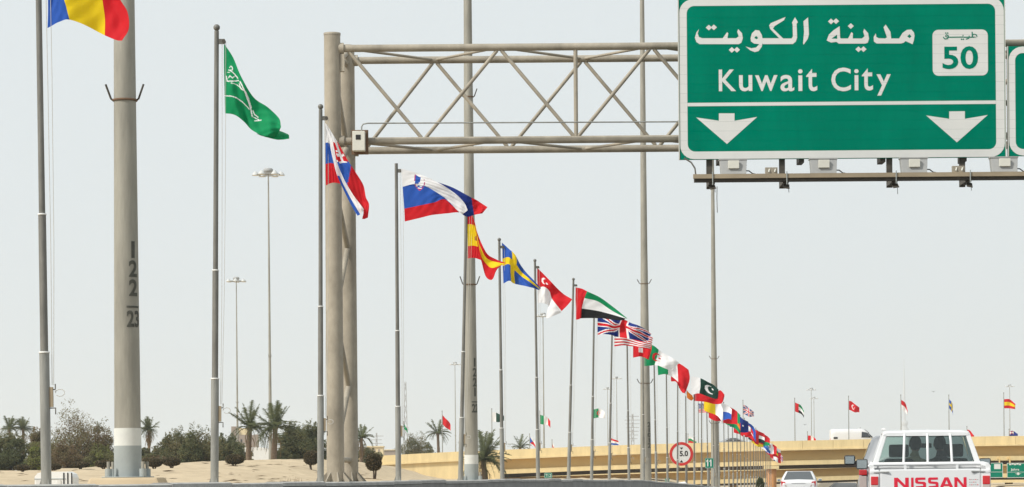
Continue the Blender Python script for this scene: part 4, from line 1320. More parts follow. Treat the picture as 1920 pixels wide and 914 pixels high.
leafy('bushy_tree', 'brown leafless looking shrub at the foot of the tall sparse tree', 128, 197, 828, 70, ['leaf_brown', 'leaf_brown', 'leaf_grey'], 3000, 14, leaf=.17, low=.02, group=TG)
leafy('bushy_tree', 'olive brown tree right behind the painted mast', 185, 205, 798, 95, BR, 4800, 15, leaf=.17, group=TG, sparse=.3)
leafy('bushy_tree', 'olive green bush in front of the brown tree by the mast', 192, 197, 838, 80, ['leaf_olive', 'leaf_bright', 'leaf_olive'], 3000, 16, low=.03, group=TG)
leafy('bushy_tree', 'brown olive bush between pole and fan palms', 76, 207, 806, 60, BR, 6500, 17, group=TG)
leafy('bushy_tree', 'grey green loose tree right of the skirted palm', 328, 205, 806, 62, OL, 3000, 18, sparse=.5, group=TG)
leafy('bushy_tree', 'dense dark cone shaped tree before the grey green trees', 361, 196, 818, 44, ['leaf_dark', 'leaf_olive', 'leaf_dark'], 3400, 19, low=.04, group=TG)
leafy('bushy_tree', 'large olive tree left of the green flag pole', 372, 208, 800, 90, OL, 4200, 20, group=TG)
leafy('bushy_tree', 'dark green tree right of the green flag pole', 424, 212, 812, 72, DK, 3200, 21, group=TG)
leafy('bushy_tree', 'brown green bush behind the green flag pole', 392, 197, 832, 48, ['leaf_brown', 'leaf_olive', 'leaf_olive'], 2400, 22, low=.03, group=TG)
leafy('bushy_tree', 'low dark hedge bush beside the skirted palm', 292, 199, 850, 62, ['leaf_olive', 'leaf_brown', 'leaf_dark'], 2200, 23, low=.02, group=TG)
leafy('bushy_tree', 'tall dark green tree right of the date palms', 548, 205, 798, 66, DK, 4200, 24, group=TG)
leafy('bushy_tree', 'tall dark green tree against the gantry column', 587, 208, 794, 56, DK, 3600, 25, group=TG)
leafy('bushy_tree', 'grey green bush between gantry column and cream building', 690, 255, 838, 60, OL, 2200, 26, low=.03, group=TG)
leafy('bushy_tree', 'broad olive domed tree behind the retaining wall', 778, 320, 817, 62, OL, 3600, 27, leaf=.2, low=.05, group=TG)
leafy('bushy_tree', 'lower olive domed tree beside the far palm', 808, 325, 826, 40, OL, 2200, 28, leaf=.2, low=.05, group=TG)
leafy('bushy_tree', 'dim green bush far left behind the thicket', 8, 230, 845, 60, DK, 1800, 29, group=TG)
leafy('bushy_tree', 'low olive bushes filling the gap under the skirted palm', 262, 204, 842, 70, ['leaf_olive', 'leaf_grey', 'leaf_dark'], 2200, 30, group=TG)
leafy('bushy_tree', 'grey green low bush between the thicket and the loose tree', 305, 210, 836, 60, OL, 2000, 31, group=TG)
leafy('bushy_tree', 'dark low bush behind the flat topped shrub by the palms', 455, 206, 838, 46, DK, 1500, 32, group=TG)
leafy('bushy_tree', 'low dark bush at the foot of the palm behind the slender mast', 528, 200, 846, 40, DK, 1500, 33, group=TG)
SG = 'clipped round shrubs on the sand'
for i, (px, ty, w, lab) in enumerate(((152, 866, 33, 'clipped dark round shrub left of the painted mast'), (195, 863, 34, 'clipped round shrub touching the painted mast'), (42, 872, 30, 'clipped flat round shrub below the dark bushy tree'), (102, 870, 26, 'clipped small shrub behind the white cabinet'),
                               (322, 858, 34, 'clipped brown round shrub below the loose tree'), (440, 852, 37, 'clipped flat topped shrub left of the date palms'), (584, 845, 30, 'clipped flat topped shrub beside the gantry column'), (701, 850, 31, 'clipped ball shrub on a short stem by the retaining wall'), (290, 860, 30, 'clipped low shrub right of the painted mast'))):
    leafy('clipped_shrub', lab, px, 156 if px < 690 else 120, ty, w, ['leaf_clip', 'leaf_clip', 'leaf_brown'], 2200, 40 + i, leaf=.1, low=.22 if px != 701 else .42, cat='shrub', group=SG, round_=True)
leafy('clipped_shrub', 'dark rounded shrub beside the orange pier near the white sedan', 1425, 140, 895, 17, ['leaf_dark', 'leaf_dark', 'leaf_dark'], 1600, 60, leaf=.07, low=.02, cat='shrub', round_=True)

# ---- palms
def frond_mesh(L_, droop, nl, mats, wide=.22, fan=False, seed=0):
    rnd = random.Random(seed)
    mb = MB()
    pts = []
    for i in range(9):
        t = i / 8
        pts.append(Vector((L_ * t * (1 - .18 * droop * t), 0, L_ * (.35 * t - droop * t * t))))
    mb.path(pts, [.025 * (1 - .8 * i / 8) + .004 for i in range(9)], 4, 0, cap=False)
    for i in range(nl):
        t = .12 + .88 * i / nl
        k = t * 8
        a = pts[int(k)].lerp(pts[min(8, int(k) + 1)], k - int(k))
        ln = wide * L_ * (math.sin(math.pi * min(1, t * .85 + .12)) ** .6)
        for sd in (-1, 1):
            tip = a + Vector((ln * .55 * rnd.uniform(.7, 1.2), sd * ln * rnd.uniform(.7, 1.05), ln * rnd.uniform(-.35, .25)))
            wv = Vector((.019 * L_, 0, .008))
            mb.add([a - wv, a + wv, tip], [(0, 1, 2)], 0)
    return mb
FR = {}
def palm(label, px, d, crown_y, crown_r_px, nfr=30, skirt=0, kind='date', seed=1, base=None):
    rnd = random.Random(seed)
    g = ground_at(px, d)
    if base is not None: g.z = base
    cz = EYE + TP(px, crown_y)[1] * d / F - g.z
    r = crown_r_px * d / F
    root = empty('palm_tree', g)
    props(root, label, 'palm', 'palm trees')
    tr = .05 + r * .085
    pts, rs = [], []
    m = 14
    for i in range(m + 1):
        t = i / m
        pts.append((.06 * math.sin(t * 3 + seed), .03 * t, -.15 + (cz + .15) * t))
        rs.append(tr * (1.18 - .3 * t + (.1 if i % 2 else 0)))
    rs[-1] = tr * 1.3
    MB().path(pts, rs, 9).build('trunk', 'palm_bark', root)
    keyd = []
    for dr in (.12, .5, .95):
        k = (kind, round(r, 2), dr)
        if k not in FR:
            mb = frond_mesh(r * 1.35, dr, 26, None, .2 if kind == 'date' else .3, seed=int(dr * 100))
            o = mb.build('frond', 'leaf_palm', root)
            FR[k] = o.data
            bpy.data.objects.remove(o)
        keyd.append(FR[k])
    for i in range(nfr):
        t = i / nfr
        dr = 0 if t < .28 else (1 if t < .66 else 2)
        o = bpy.data.objects.new('frond', keyd[dr])
        COL.objects.link(o); o.parent = root
        o.location = (pts[-1][0], pts[-1][1], cz - .02)
        pit = [rnd.uniform(-1.1, -.35), rnd.uniform(-.4, .1), rnd.uniform(-.15, .3)][dr]
        o.rotation_euler = (rnd.uniform(-.3, .3), pit, rnd.uniform(0, 6.283))
        s_ = rnd.uniform(.8, 1.08)
        o.scale = (s_, s_, s_)
    if skirt:
        k = ('dry', round(r, 2))
        if k not in FR:
            o = frond_mesh(r * .9, 1.2, 14, None, .25, seed=5).build('dry_frond', 'leaf_dry', root)
            FR[k] = o.data; bpy.data.objects.remove(o)
        for i in range(skirt):
            o = bpy.data.objects.new('dry_frond', FR[k])
            COL.objects.link(o); o.parent = root
            o.location = (pts[-1][0], pts[-1][1], cz - rnd.uniform(.05, .9) * r)
            o.rotation_euler = (rnd.uniform(-.3, .3), rnd.uniform(.35, .85), rnd.uniform(0, 6.283))
    return root
palm('fan palm with green crown above the dark bushy tree', 19, 330, 804, 21, 28, 4, 'fan', 1)
palm('fan palm with dry skirt next to its twin above the thicket', 45, 330, 805, 20, 28, 10, 'fan', 2)
palm('palm with thick dry skirt right beside the painted mast', 281, 260, 806, 20, 28, 30, 'fan', 3)
palm('date palm with thin trunk before the dome roofed building', 468, 195, 802, 40, 36, 3, 'date', 4)
palm('date palm behind the slender light mast', 515, 192, 802, 42, 36, 3, 'date', 5)
palm('palm with drooping fronds at the right edge of the gantry column', 677, 240, 822, 24, 28, 12, 'date', 6)
palm('date palm behind the retaining wall by the small red flag', 822, 322, 813, 22, 30, 0, 'date', 7)
palm('bushy young palm beside the second painted mast', 908, 185, 862, 44, 46, 18, 'date', 8)
palm('tiny palm crown peeping over the overpass parapet', 976, 340, 839, 20, 22, 0, 'date', 9)

# dry weeds, debris, soil
rnd = random.Random(5)
for i, (px, d) in enumerate(((545, 60), (580, 46), (562, 52), (655, 45), (600, 47))):
    g = ground_at(px, d)
    mb = MB()
    for k in range(40):
        a = Vector((rnd.uniform(-.25, .25), rnd.uniform(-.25, .25), -.02))
        b = a + Vector((rnd.uniform(-.06, .06), rnd.uniform(-.06, .06), rnd.uniform(.06, .2)))
        mb.add([a - Vector((.004, 0, 0)), a + Vector((.004, 0, 0)), b], [(0, 1, 2)])
    o = mb.build('dry_weeds', 'debris'); o.location = g
    props(o, ('dry weed tuft on the sand left of the gantry foot', 'dry weed tuft close to the gantry foot', 'low dry weeds near the flagpole before the gantry', 'dry weeds behind the gantry column', 'dry weeds in front of the gantry foot')[i], 'weeds', 'dry weed tufts', 'stuff')
mb = MB()
for k in range(300):
    px = rnd.uniform(-10, 720); d = rnd.uniform(70, 190)
    g = ground_at(px, d)
    s_ = rnd.uniform(.04, .24)
    mb.add([g + Vector((-s_ * 1.6, 0, .01)), g + Vector((0, -s_ * .6, .02 + s_ * .12)), g + Vector((s_ * 1.6, 0, .01)), g + Vector((0, s_ * .6, .02))], [(0, 1, 2, 3)])
o = mb.build('ground_litter', 'debris', kind='stuff')
props(o, 'scattered brown dead leaves and twigs on the sand bank', 'litter')
mb = MB()
rows = []
for i in range(9):
    t = i / 8
    px = 692 + 50 * t; d = 112 - 6 * t
    g = ground_at(px, d)
    w = .55 * math.sin(math.pi * (t * .9 + .05)) + .05
    rows.append([g + Vector((0, -w, -.02)), g + Vector((0, -w * .4, .09)), g + Vector((0, w * .4, .11)), g + Vector((0, w, -.02))])
MB().loft(rows, cap=False, closed=False).build('red_soil_bed', 'red_soil', label='strip of reddish soil beside the clipped ball shrub', cat='soil bed')

# ================================================================== FAR BUILDINGS AND TOWERS
def bld_box(root, name, px0, px1, y0, y1, d, dep, m):
    a, b = P(px0, y1, d), P(px1, y0, d)
    return MB().box((a.x, d, a.z), (b.x, d + dep, b.z)).build(name, m, root, world=True)
bl = empty('building', ground_at(465, 700))
props(bl, 'taupe block building with corner turrets and cream upper storey behind the date palm', 'building')
bld_box(bl, 'wall', 436, 480, 816, 862, 700, 7, 'taupe')
bld_box(bl, 'upper_storey', 446, 466, 803, 815.9, 700.5, 4, 'cream_wall')
for px in (434, 476):
    t = bld_box(bl, 'turret', px, px + 8, 800 if px < 450 else 815, 862, 699.5, 2, 'taupe')
for px in (440, 451, 462):
    bld_box(bl, 'window', px, px + 3, 824, 830, 699.95, .04, 'black_paint')
tn = empty('tent', ground_at(480, 640))
props(tn, 'white tent roof below the taupe building', 'tent')
a, b, c, e = P(449, 850, 640), P(512, 853, 640), P(455, 838, 640), P(500, 840, 640)
rings = [[Vector((p.x, p.y + q, p.z)) for p in (a - Vector((0, 0, 2)), b - Vector((0, 0, 2)), b, e, c, a)] for q in (0, 6)]
MB().loft(rings, smooth=False).build('roof', 'tent_white', tn, world=True)
b2 = empty('building', ground_at(700, 800))
props(b2, 'pale cream flat roofed house beyond the gantry column', 'building')
bld_box(b2, 'wall', 688, 718, 839, 870, 800, 8, 'cream_wall')
bld_box(b2, 'parapet', 687, 719, 836.5, 838.9, 799.6, 8.6, 'cream_wall')
for px in (693, 701, 709): bld_box(b2, 'window', px, px + 3, 843, 848, 799.93, .04, 'taupe')
b3 = empty('building', ground_at(730, 900))
props(b3, 'low tan building beside the pale cream house', 'building')
bld_box(b3, 'wall', 712, 740, 845, 870, 900, 9, 'taupe')
bld_box(b3, 'roof', 711, 741, 843.2, 844.9, 899.6, 10, 'cream_wall')
def pylon(label, px, top_y, base_y, d, arms, w, cat='pylon'):
    root = empty('pylon', P(px, base_y, d))
    root.location.z = 0
    props(root, label, cat)
    zt = P(px, top_y, d).z
    X = P(px, top_y, d).x
    hw = w * d / F / 2
    t = .09 + d * .00006
    mb = MB()
    n = 9
    lv = [(zt * i / n, hw * (1 - .72 * i / n)) for i in range(n + 1)]
    for sx in (-1, 1):
        for sy in (-1, 1):
            MB().tube((X + sx * lv[0][1], d + sy * lv[0][1], -.2), (X + sx * lv[-1][1], d + sy * lv[-1][1], zt), t, t * .7, 5).build('leg', 'lattice', root, world=True)
    for (z0, w0), (z1, w1) in zip(lv, lv[1:]):
        for sy in (-1, 1):
            mb.tube((X - w0, d + sy * w0, z0), (X + w1, d + sy * w1, z1), t * .6, t * .6, 4)
            mb.tube((X + w0, d + sy * w0, z0), (X - w1, d + sy * w1, z1), t * .6, t * .6, 4)
    mb.build('lattice_bracing', 'lattice', root, world=True, kind='stuff')
    for ay, aw in arms:
        z = P(px, ay, d).z; h = aw * d / F / 2
        MB().tube((X - h, d, z), (X + h, d, z), t * .9, t * .9, 5).build('crossarm', 'lattice', root, world=True)
    return root
pylon('faint lattice power pylon with many crossarms beside the plain light mast', 1186, 776, 842, 1500, [(781, 24), (788, 30), (795, 26), (802, 24), (809, 22), (816, 20), (823, 18)], 8)
pylon('faint lattice power pylon behind the cream house', 706, 812, 860, 1700, [(818, 26), (825, 20), (832, 22)], 6)
pylon('faint tall lattice radio tower right of the crested flag pole', 760, 716, 850, 1600, [], 9, 'radio tower')
tw = empty('tower', (P(1695, 800, 6500).x, 6500, 0))
props(tw, 'very pale telecom tower with spire rising behind the overpass', 'tower')
X = P(1695, 700, 6500).x
def tz(y): return P(1695, y, 6500).z
px2 = 6500 / F
MB().lathe((X, 6500, 0), [(9 * px2, 0), (9 * px2, tz(806)), (5 * px2, tz(800)), (2.2 * px2, tz(786)), (2.0 * px2, tz(730)), (1.2 * px2, tz(700)), (.2 * px2, tz(670)), (0, tz(668))], 16).build('shaft', 'tower_white', tw, world=True)
MB().lathe((X, 6500, tz(795)), [(5 * px2, -4 * px2), (7 * px2, 0), (7 * px2, 4 * px2), (4.5 * px2, 6 * px2)], 16).build('pod', 'tower_white', tw, world=True)

# ================================================================== SMALL ROAD FURNITURE
# height limit sign
d = 126.0
c = P(1277.5, 851.5, d); pb = P(1287, 880, d)
hsn = empty('height_limit_sign', (pb.x, d + .06, roadz(d) + .05))
props(hsn, 'round white height limit sign with red rim reading 5.0', 'road sign')
rr = 22.5 * d / F
hsn.location.z = zground(d, TA * d - pb.x) - .03
MB().tube((pb.x, d + .06, hsn.location.z), (pb.x, d + .06, c.z + rr * .6), .055, .055, 10).build('post', 'pole_steel', hsn, world=True)
def discm(r0, r1, y, n=40):
    mb = MB()
    vs = []
    for k in range(n):
        a = 2 * math.pi * k / n
        vs += [(c.x + r0 * math.cos(a), y, c.z + r0 * math.sin(a)), (c.x + r1 * math.cos(a), y, c.z + r1 * math.sin(a))]
    return mb.add(vs, [(2 * k, 2 * k + 1, (2 * k + 3) % (2 * n), (2 * k + 2) % (2 * n)) for k in range(n)])
MB().tube((c.x, d, c.z), (c.x, d + .03, c.z), rr, rr, 40).build('plate', 'sign_white', hsn, world=True)
discm(rr * .76, rr * .99, d - .006).build('rim', 'red_paint', hsn, world=True)
def flat_text(root, t, px0, y0, px1, y1, d, m, bold=.0):
    v, f = text_mesh(t, bold)
    a, b = P(px0, y1, d), P(px1, y0, d)
    v = fit(v, a.x, a.z, b.x, b.z)
    return MB().add([(x, d, z) for x, z in v], f).build('lettering', m, root, world=True)
flat_text(hsn, '5.0', 1274.5, 845.5, 1290, 856, d - .007, 'black_paint', .03)
for y0, y1 in ((839.5, 843.5), (867.5, 863)):
    a, b, e = P(1274.3, y0, d), P(1281, y0, d), P(1277.7, y1, d)
    MB().add([(q.x, d - .008, q.z) for q in (a, b, e)], [(0, 1, 2)]).build('triangle_mark', 'black_paint', hsn, world=True)
def green_sign(label, px0, px1, y0, y1, d, txt=None, tb=None, posts=(), extra=None, hang=False):
    a, b = P(px0, y1, d), P(px1, y0, d)
    zb = zground(d, TA * d - a.x)
    root = empty('road_sign', ((a.x + b.x) / 2, d + .03, zb if not hang else a.z))
    props(root, label, 'road sign')
    MB().box((a.x, d, a.z), (b.x, d + .04, b.z)).build('plate', 'sign_green', root, world=True)
    if px1 - px0 < 20: bw = .014
    else: bw = .05
    v, f = curve_mesh([rrect(a.x + .01, a.z + .01, b.x - .01, b.z - .01, .06), rrect(a.x + .01 + bw, a.z + .01 + bw, b.x - .01 - bw, b.z - .01 - bw, .04)])
    MB().add([(x, d - .005, z) for x, z in v], f).build('border', 'sign_white', root, world=True)
    if txt == '11':
        for q0 in (1325, 1331):
            w0, w1 = P(q0 + 1, 875, d), P(q0 + 3, 862, d)
            MB().box((w0.x, d - .008, w0.z), (w1.x, d - .003, w1.z)).build('digit', 'sign_white', root, world=True)
            w2 = P(q0 - .7, 866, d)
            MB().hexa([(w2.x, d - .008, w2.z - .03), (w0.x, d - .008, w1.z - .1), (w0.x, d - .004, w1.z - .1), (w2.x, d - .004, w2.z - .03), (w2.x, d - .008, w2.z + .03), (w0.x, d - .008, w1.z), (w0.x, d - .004, w1.z), (w2.x, d - .004, w2.z + .03)]).build('digit_flag', 'sign_white', root, world=True)
    elif txt: flat_text(root, txt, *tb, d - .006, 'sign_white', .02)
    for px in posts:
        q = P(px, y1, d)
        MB().tube((q.x, d + .08, zb - .1), (q.x, d + .08, a.z + .1), .04, .04, 8).build('post', 'pole_steel', root, world=True)
    return root
green_sign('small green sign numbered 11 before the overpass', 1322, 1338, 859, 878.5, 150, '11', (1325, 862.5, 1334.5, 873.5), (1330,))
green_sign('small green marker sign reading T1.2 at the barrier', 1020.5, 1035, 886.5, 897, 150, 'T1.2', (1022.5, 889, 1033, 894.5), (1028,))
green_sign('tiny green marker sign beside the flagpole feet', 1247, 1255.5, 897.5, 906, 128, None, None, (1251,))
for px0, px1, lab, txt in ((1838, 1880.5, 'green overhead sign under the overpass next to the pickup', None), (1888, 1946, 'green overhead sign under the overpass with arrow and town name', 'Jahra')):
    dd = BD - .6
    s_ = green_sign(lab, px0, px1, 868, 896.5, dd, txt, (1895, 878.5, 1911, 884) if txt else None, (), hang=True)
    a, b = P(px0 + 1, 886, dd), P(px1 - 1, 885, dd)
    MB().box((a.x, dd - .009, a.z), (b.x, dd - .004, b.z)).build('divider', 'sign_white', s_, world=True)
    if txt:
        q = [P(x, y, dd) for x, y in ((1903, 887.5), (1909, 891.5), (1915, 887.5), (1911, 888.7), (1911, 886.4), (1907, 886.4), (1907, 888.7))]
        v, f = curve_mesh([[(p.x, p.z) for p in q]])
        MB().add([(x, dd - .012, z) for x, z in v], f).build('down_arrow', 'sign_white', s_, world=True)
        flat_text(s_, 'ssu', 1895, 868.8, 1912, 872.5, dd - .012, 'sign_white', .04) if False else None
        for k in range(5):
            w0, w1 = P(1892 + k * 4.6, 872.5 - (k % 2), dd), P(1896 + k * 4.6, 870 - (k % 2) * 1.4, dd)
            MB().box((w0.x, dd - .012, w0.z), (w1.x, dd - .006, w1.z)).build('lettering', 'sign_white', s_, world=True)
    else:
        w0, w1 = P(1864, 880, dd), P(1876, 870.5, dd)
        MB().box((w0.x, dd - .012, w0.z), (w1.x, dd - .006, w1.z)).build('route_shield', 'sign_white', s_, world=True)
    for px in (px0 + 6, px1 - 6):
        q = P(px, 896, dd); z2 = bp_(px, 38).z
        MB().box((q.x - .07, dd + .045, q.z), (q.x + .07, dd + .16, z2)).build('hanger', 'bridge_ochre', s_, world=True)
        MB().box((q.x - .07, dd + .161, z2 - .3), (q.x + .07, BD + 1.2, z2 - .1)).build('hanger_arm', 'bridge_ochre', s_, world=True) if False else None
        MB().box((q.x - .06, dd + .161, z2 - .3), (q.x + .06, BD + .56, z2 - .12)).build('hanger_arm', 'bridge_ochre', s_, world=True)
a, b = P(1800, 906, BD - .7), P(2010, 899, BD - .7)
sbm = MB().box((a.x, BD - .75, a.z), (b.x, BD - .45, b.z)).build('sign_walkway', 'bridge_cream')
off = Vector(((a.x + b.x) / 2, BD - .6, a.z))
for v in sbm.data.vertices: v.co -= off
sbm.location = off
props(sbm, 'cream walkway beam along the foot of the signs under the overpass', 'beam')
# white utility cabinet behind the barrier
d = 27.0
a, b = P(65, 908, d), P(137, 884.5, d)
cb = empty('utility_cabinet', ((a.x + b.x) / 2, d, .9))
props(cb, 'white utility cabinet with rounded lid behind the barrier', 'cabinet')
w = (b.x - a.x) / 2; h = b.z - .9
prof = [(-w, 0), (w, 0), (w, h - .06), (w - .015, h - .025), (w - .06, h), (-w + .09, h), (-w + .03, h - .015), (-w, h - .05)]
MB().loft([[(x, y, z) for x, z in prof] for y in (0, .35)], smooth=False).build('case', 'cabinet_white', cb)
MB().box((-w - .004, -.004, h - .078), (w * .62, -.001, h - .070)).build('seam', 'paint_grey', cb)
for x0, x1 in ((-w + .015, -w + .1), (-w + .23, w - .125)):
    MB().box((x0, -.008, .1), (x1, -.001, h - .085)).build('door_panel', 'tent_white', cb)
for x in (w - .10, w - .06, w - .02):
    MB().box((x, -.006, .05), (x + .012, -.001, h - .012)).build('strap', 'trim_black', cb)
# plastic bag
d = 122.0
g = ground_at(1280, d); 
mb = MB(); mb.ball((0, 0, .1), .17, 12, 0, (1.4, .8, .75))
for i, v in enumerate(mb.v): mb.v[i] = (v[0] + .03 * math.sin(v[2] * 40), v[1], v[2] + .03 * math.sin(v[0] * 25))
g.z = 1.0 + verge(d) + .02
o = mb.build('plastic_bag', 'plastic_white'); o.location = (g.x, d, g.z)
props(o, 'crumpled white plastic bag on top of the barrier below the round sign', 'bag')

# ================================================================== VEHICLES
def ring(y, hw, z0, z1, tumble=.9):
    h = [(0, z0), (.88 * hw, z0), (.98 * hw, z0 + .08), (hw, z0 + .45 * (z1 - z0)), (.985 * hw, z0 + .75 * (z1 - z0)), (.94 * hw, z1 - .05), (tumble * hw * .95, z1 - .008), (0, z1 + .015)]
    return [(x, y, z) for x, z in h] + [(-x, y, z) for x, z in h[-2:0:-1]]
def wheel(root, x, y, r, w):
    wh = empty('wheel', (x, y, r)); wh.parent = root
    t = MB()
    prof = [(r * .62, -w / 2), (r * .93, -w / 2), (r, -w / 3), (r, w / 3), (r * .93, w / 2), (r * .62, w / 2)]
    n = 22
    vs = []
    for pr, px_ in prof:
        for k in range(n):
            a = 2 * math.pi * k / n
            vs.append((px_, pr * math.cos(a), pr * math.sin(a)))
    t.add(vs, [(i * n + k, i * n + (k + 1) % n, (i + 1) * n + (k + 1) % n, (i + 1) * n + k) for i in range(5) for k in range(n)], 0, True)
    t.build('tyre', 'rubber', wh)
    MB().tube((-w * .42, 0, 0), (w * .42, 0, 0), r * .63, r * .63, 18).build('rim', 'rim', wh)
def panel(quad, inset=(.06, .06), off=.006, mname='dark_glass', root=None, name='window', nsub=1):
    a, b, c, e = [Vector(p) for p in quad]      # bottom-left, bottom-right, top-right, top-left
    def at(u, v): return (a * (1 - u) + b * u) * (1 - v) + (e * (1 - u) + c * u) * v
    n = (b - a).cross(e - a).normalized()
    i, j = inset
    pts = [at(i, j), at(1 - i, j), at(1 - i, 1 - j), at(i, 1 - j)]
    pts2 = [p + n * off for p in pts]
    return MB().hexa([p + n * .001 for p in pts] + pts2).build(name, mname, root)
def sedan(label, loc, rz, body='car_white', L_=4.5, W_=1.75, H_=1.43, dual=True, cat='car'):
    root = empty('sedan', loc, rz)
    props(root, label, cat)
    k = L_ / 4.5; hw = W_ / 2
    st = [(0, .80, .42, .86), (.05, .86, .34, .98), (.18, .92, .28, 1.02), (.7, .98, .2, 1.03), (1.3, 1.0, .19, 1.0), (2.4, 1.0, .19, .97), (3.2, .99, .19, .95), (3.8, .96, .2, .86), (4.25, .88, .24, .74), (4.45, .74, .32, .62), (4.5, .6, .4, .55)]
    MB().loft([ring(y * k, w * hw, z0, z1) for y, w, z0, z1 in st]).build('body', body, root)
    def cab(t):
        z = .96 + (H_ - .96) * t
        e = t ** 1.35
        y0, y1 = (.52 + 1.0 * e) * k, (3.35 - 1.15 * e) * k
        w = hw * (.93 - .25 * e)
        c = .18
        pts = [(w - c * .4, y0), (w, y0 + c), (w, y1 - c), (w - c * .4, y1)]
        return [(x, y, z) for x, y in pts] + [(-x, y, z) for x, y in pts[::-1]]
    rings = [cab(t) for t in (0, .25, .5, .75, .9, .97)]
    top = cab(1.0)
    cen = Vector((0, sum(p[1] for p in top) / 8, 0))
    rings.append([((p[0]) * .9, cen.y + (p[1] - cen.y) * .92, H_ - .01) for p in top])
    MB().loft(rings).build('cabin', body, root)
    lo, hi = cab(.10), cab(.9)
    panel([lo[7], lo[0], hi[0], hi[7]], (.03, .02), .03, 'sky_glass', root, 'rear_window')
    panel([lo[3], lo[4], hi[4], hi[3]], (.05, .06), .02, 'dark_glass', root, 'windshield')
    for sd in (0, 1):
        a, b, c, e = (lo[1], lo[2], hi[2], hi[1]) if sd == 0 else (lo[6], lo[5], hi[5], hi[6])
        for u0, u1 in ((.06, .48), (.52, .95)):
            q = []
            for (p0, p1) in ((a, b), (e, c)):
                q.append([Vector(p0).lerp(Vector(p1), u) for u in (u0, u1)])
            quad = [q[0][0], q[0][1], q[1][1], q[1][0]]
            if sd: quad = [quad[1], quad[0], quad[3], quad[2]]
            panel(quad, (.02, .06), .012, 'dark_glass', root, 'side_window')
    for sd in (-1, 1):
        for y in (.85 * k, 3.55 * k): wheel(root, sd * (hw - .1), y, .31, .2)
        tl = MB().hexa([(sd * hw * .60, -.004, .70), (sd * hw * .87, .05, .70), (sd * hw * .9, .2, .74), (sd * hw * .6, .1, .74), (sd * hw * .70, .0, .93), (sd * hw * .90, .06, .95), (sd * hw * .93, .24, .98), (sd * hw * .72, .1, .96)]).build('taillight', 'tail_red', root, bevel=.01)
        MB().hexa([(sd * hw * .60, -.015, .71), (sd * hw * .80, .015, .71), (sd * hw * .8, .1, .71), (sd * hw * .6, .1, .71), (sd * hw * .66, -.012, .80), (sd * hw * .82, .015, .80), (sd * hw * .82, .1, .80), (sd * hw * .66, .1, .8)]).build('reverse_lens', 'tail_clear', tl)
        mr = MB().hexa([(sd * hw, 2.85 * k, .94), (sd * (hw + .16), 2.8 * k, .95), (sd * (hw + .16), 2.9 * k, .95), (sd * hw, 2.95 * k, .94), (sd * hw, 2.85 * k, 1.07), (sd * (hw + .17), 2.8 * k, 1.06), (sd * (hw + .15), 2.9 * k, 1.05), (sd * hw, 2.95 * k, 1.05)]).build('mirror', body, root, bevel=.02)
        MB().box((sd * (hw + .085) - .06, 2.78 * k, .965), (sd * (hw + .085) + .06, 2.795 * k, 1.05)).build('mirror_glass', 'mirror', mr)
    MB().box((-.26, -.012, .62), (.26, .06, .74)).build('licence_plate', 'plastic_white', root, bevel=.006)
    MB().box((-.32, -.008, .845), (.32, .06, .865)).build('trunk_chrome', 'rim', root)
    MB().loft([ring(y, w * hw, .28, .55) for y, w in ((-.06, .78), (-.03, .9), (.1, .97), (.3, .985))]).build('bumper', body, root)
    return root
d = 122.0
sedan('white four door sedan driving ahead beside the orange pier', (P(1497, 890, d).x, d, roadz(d)), HEAD)
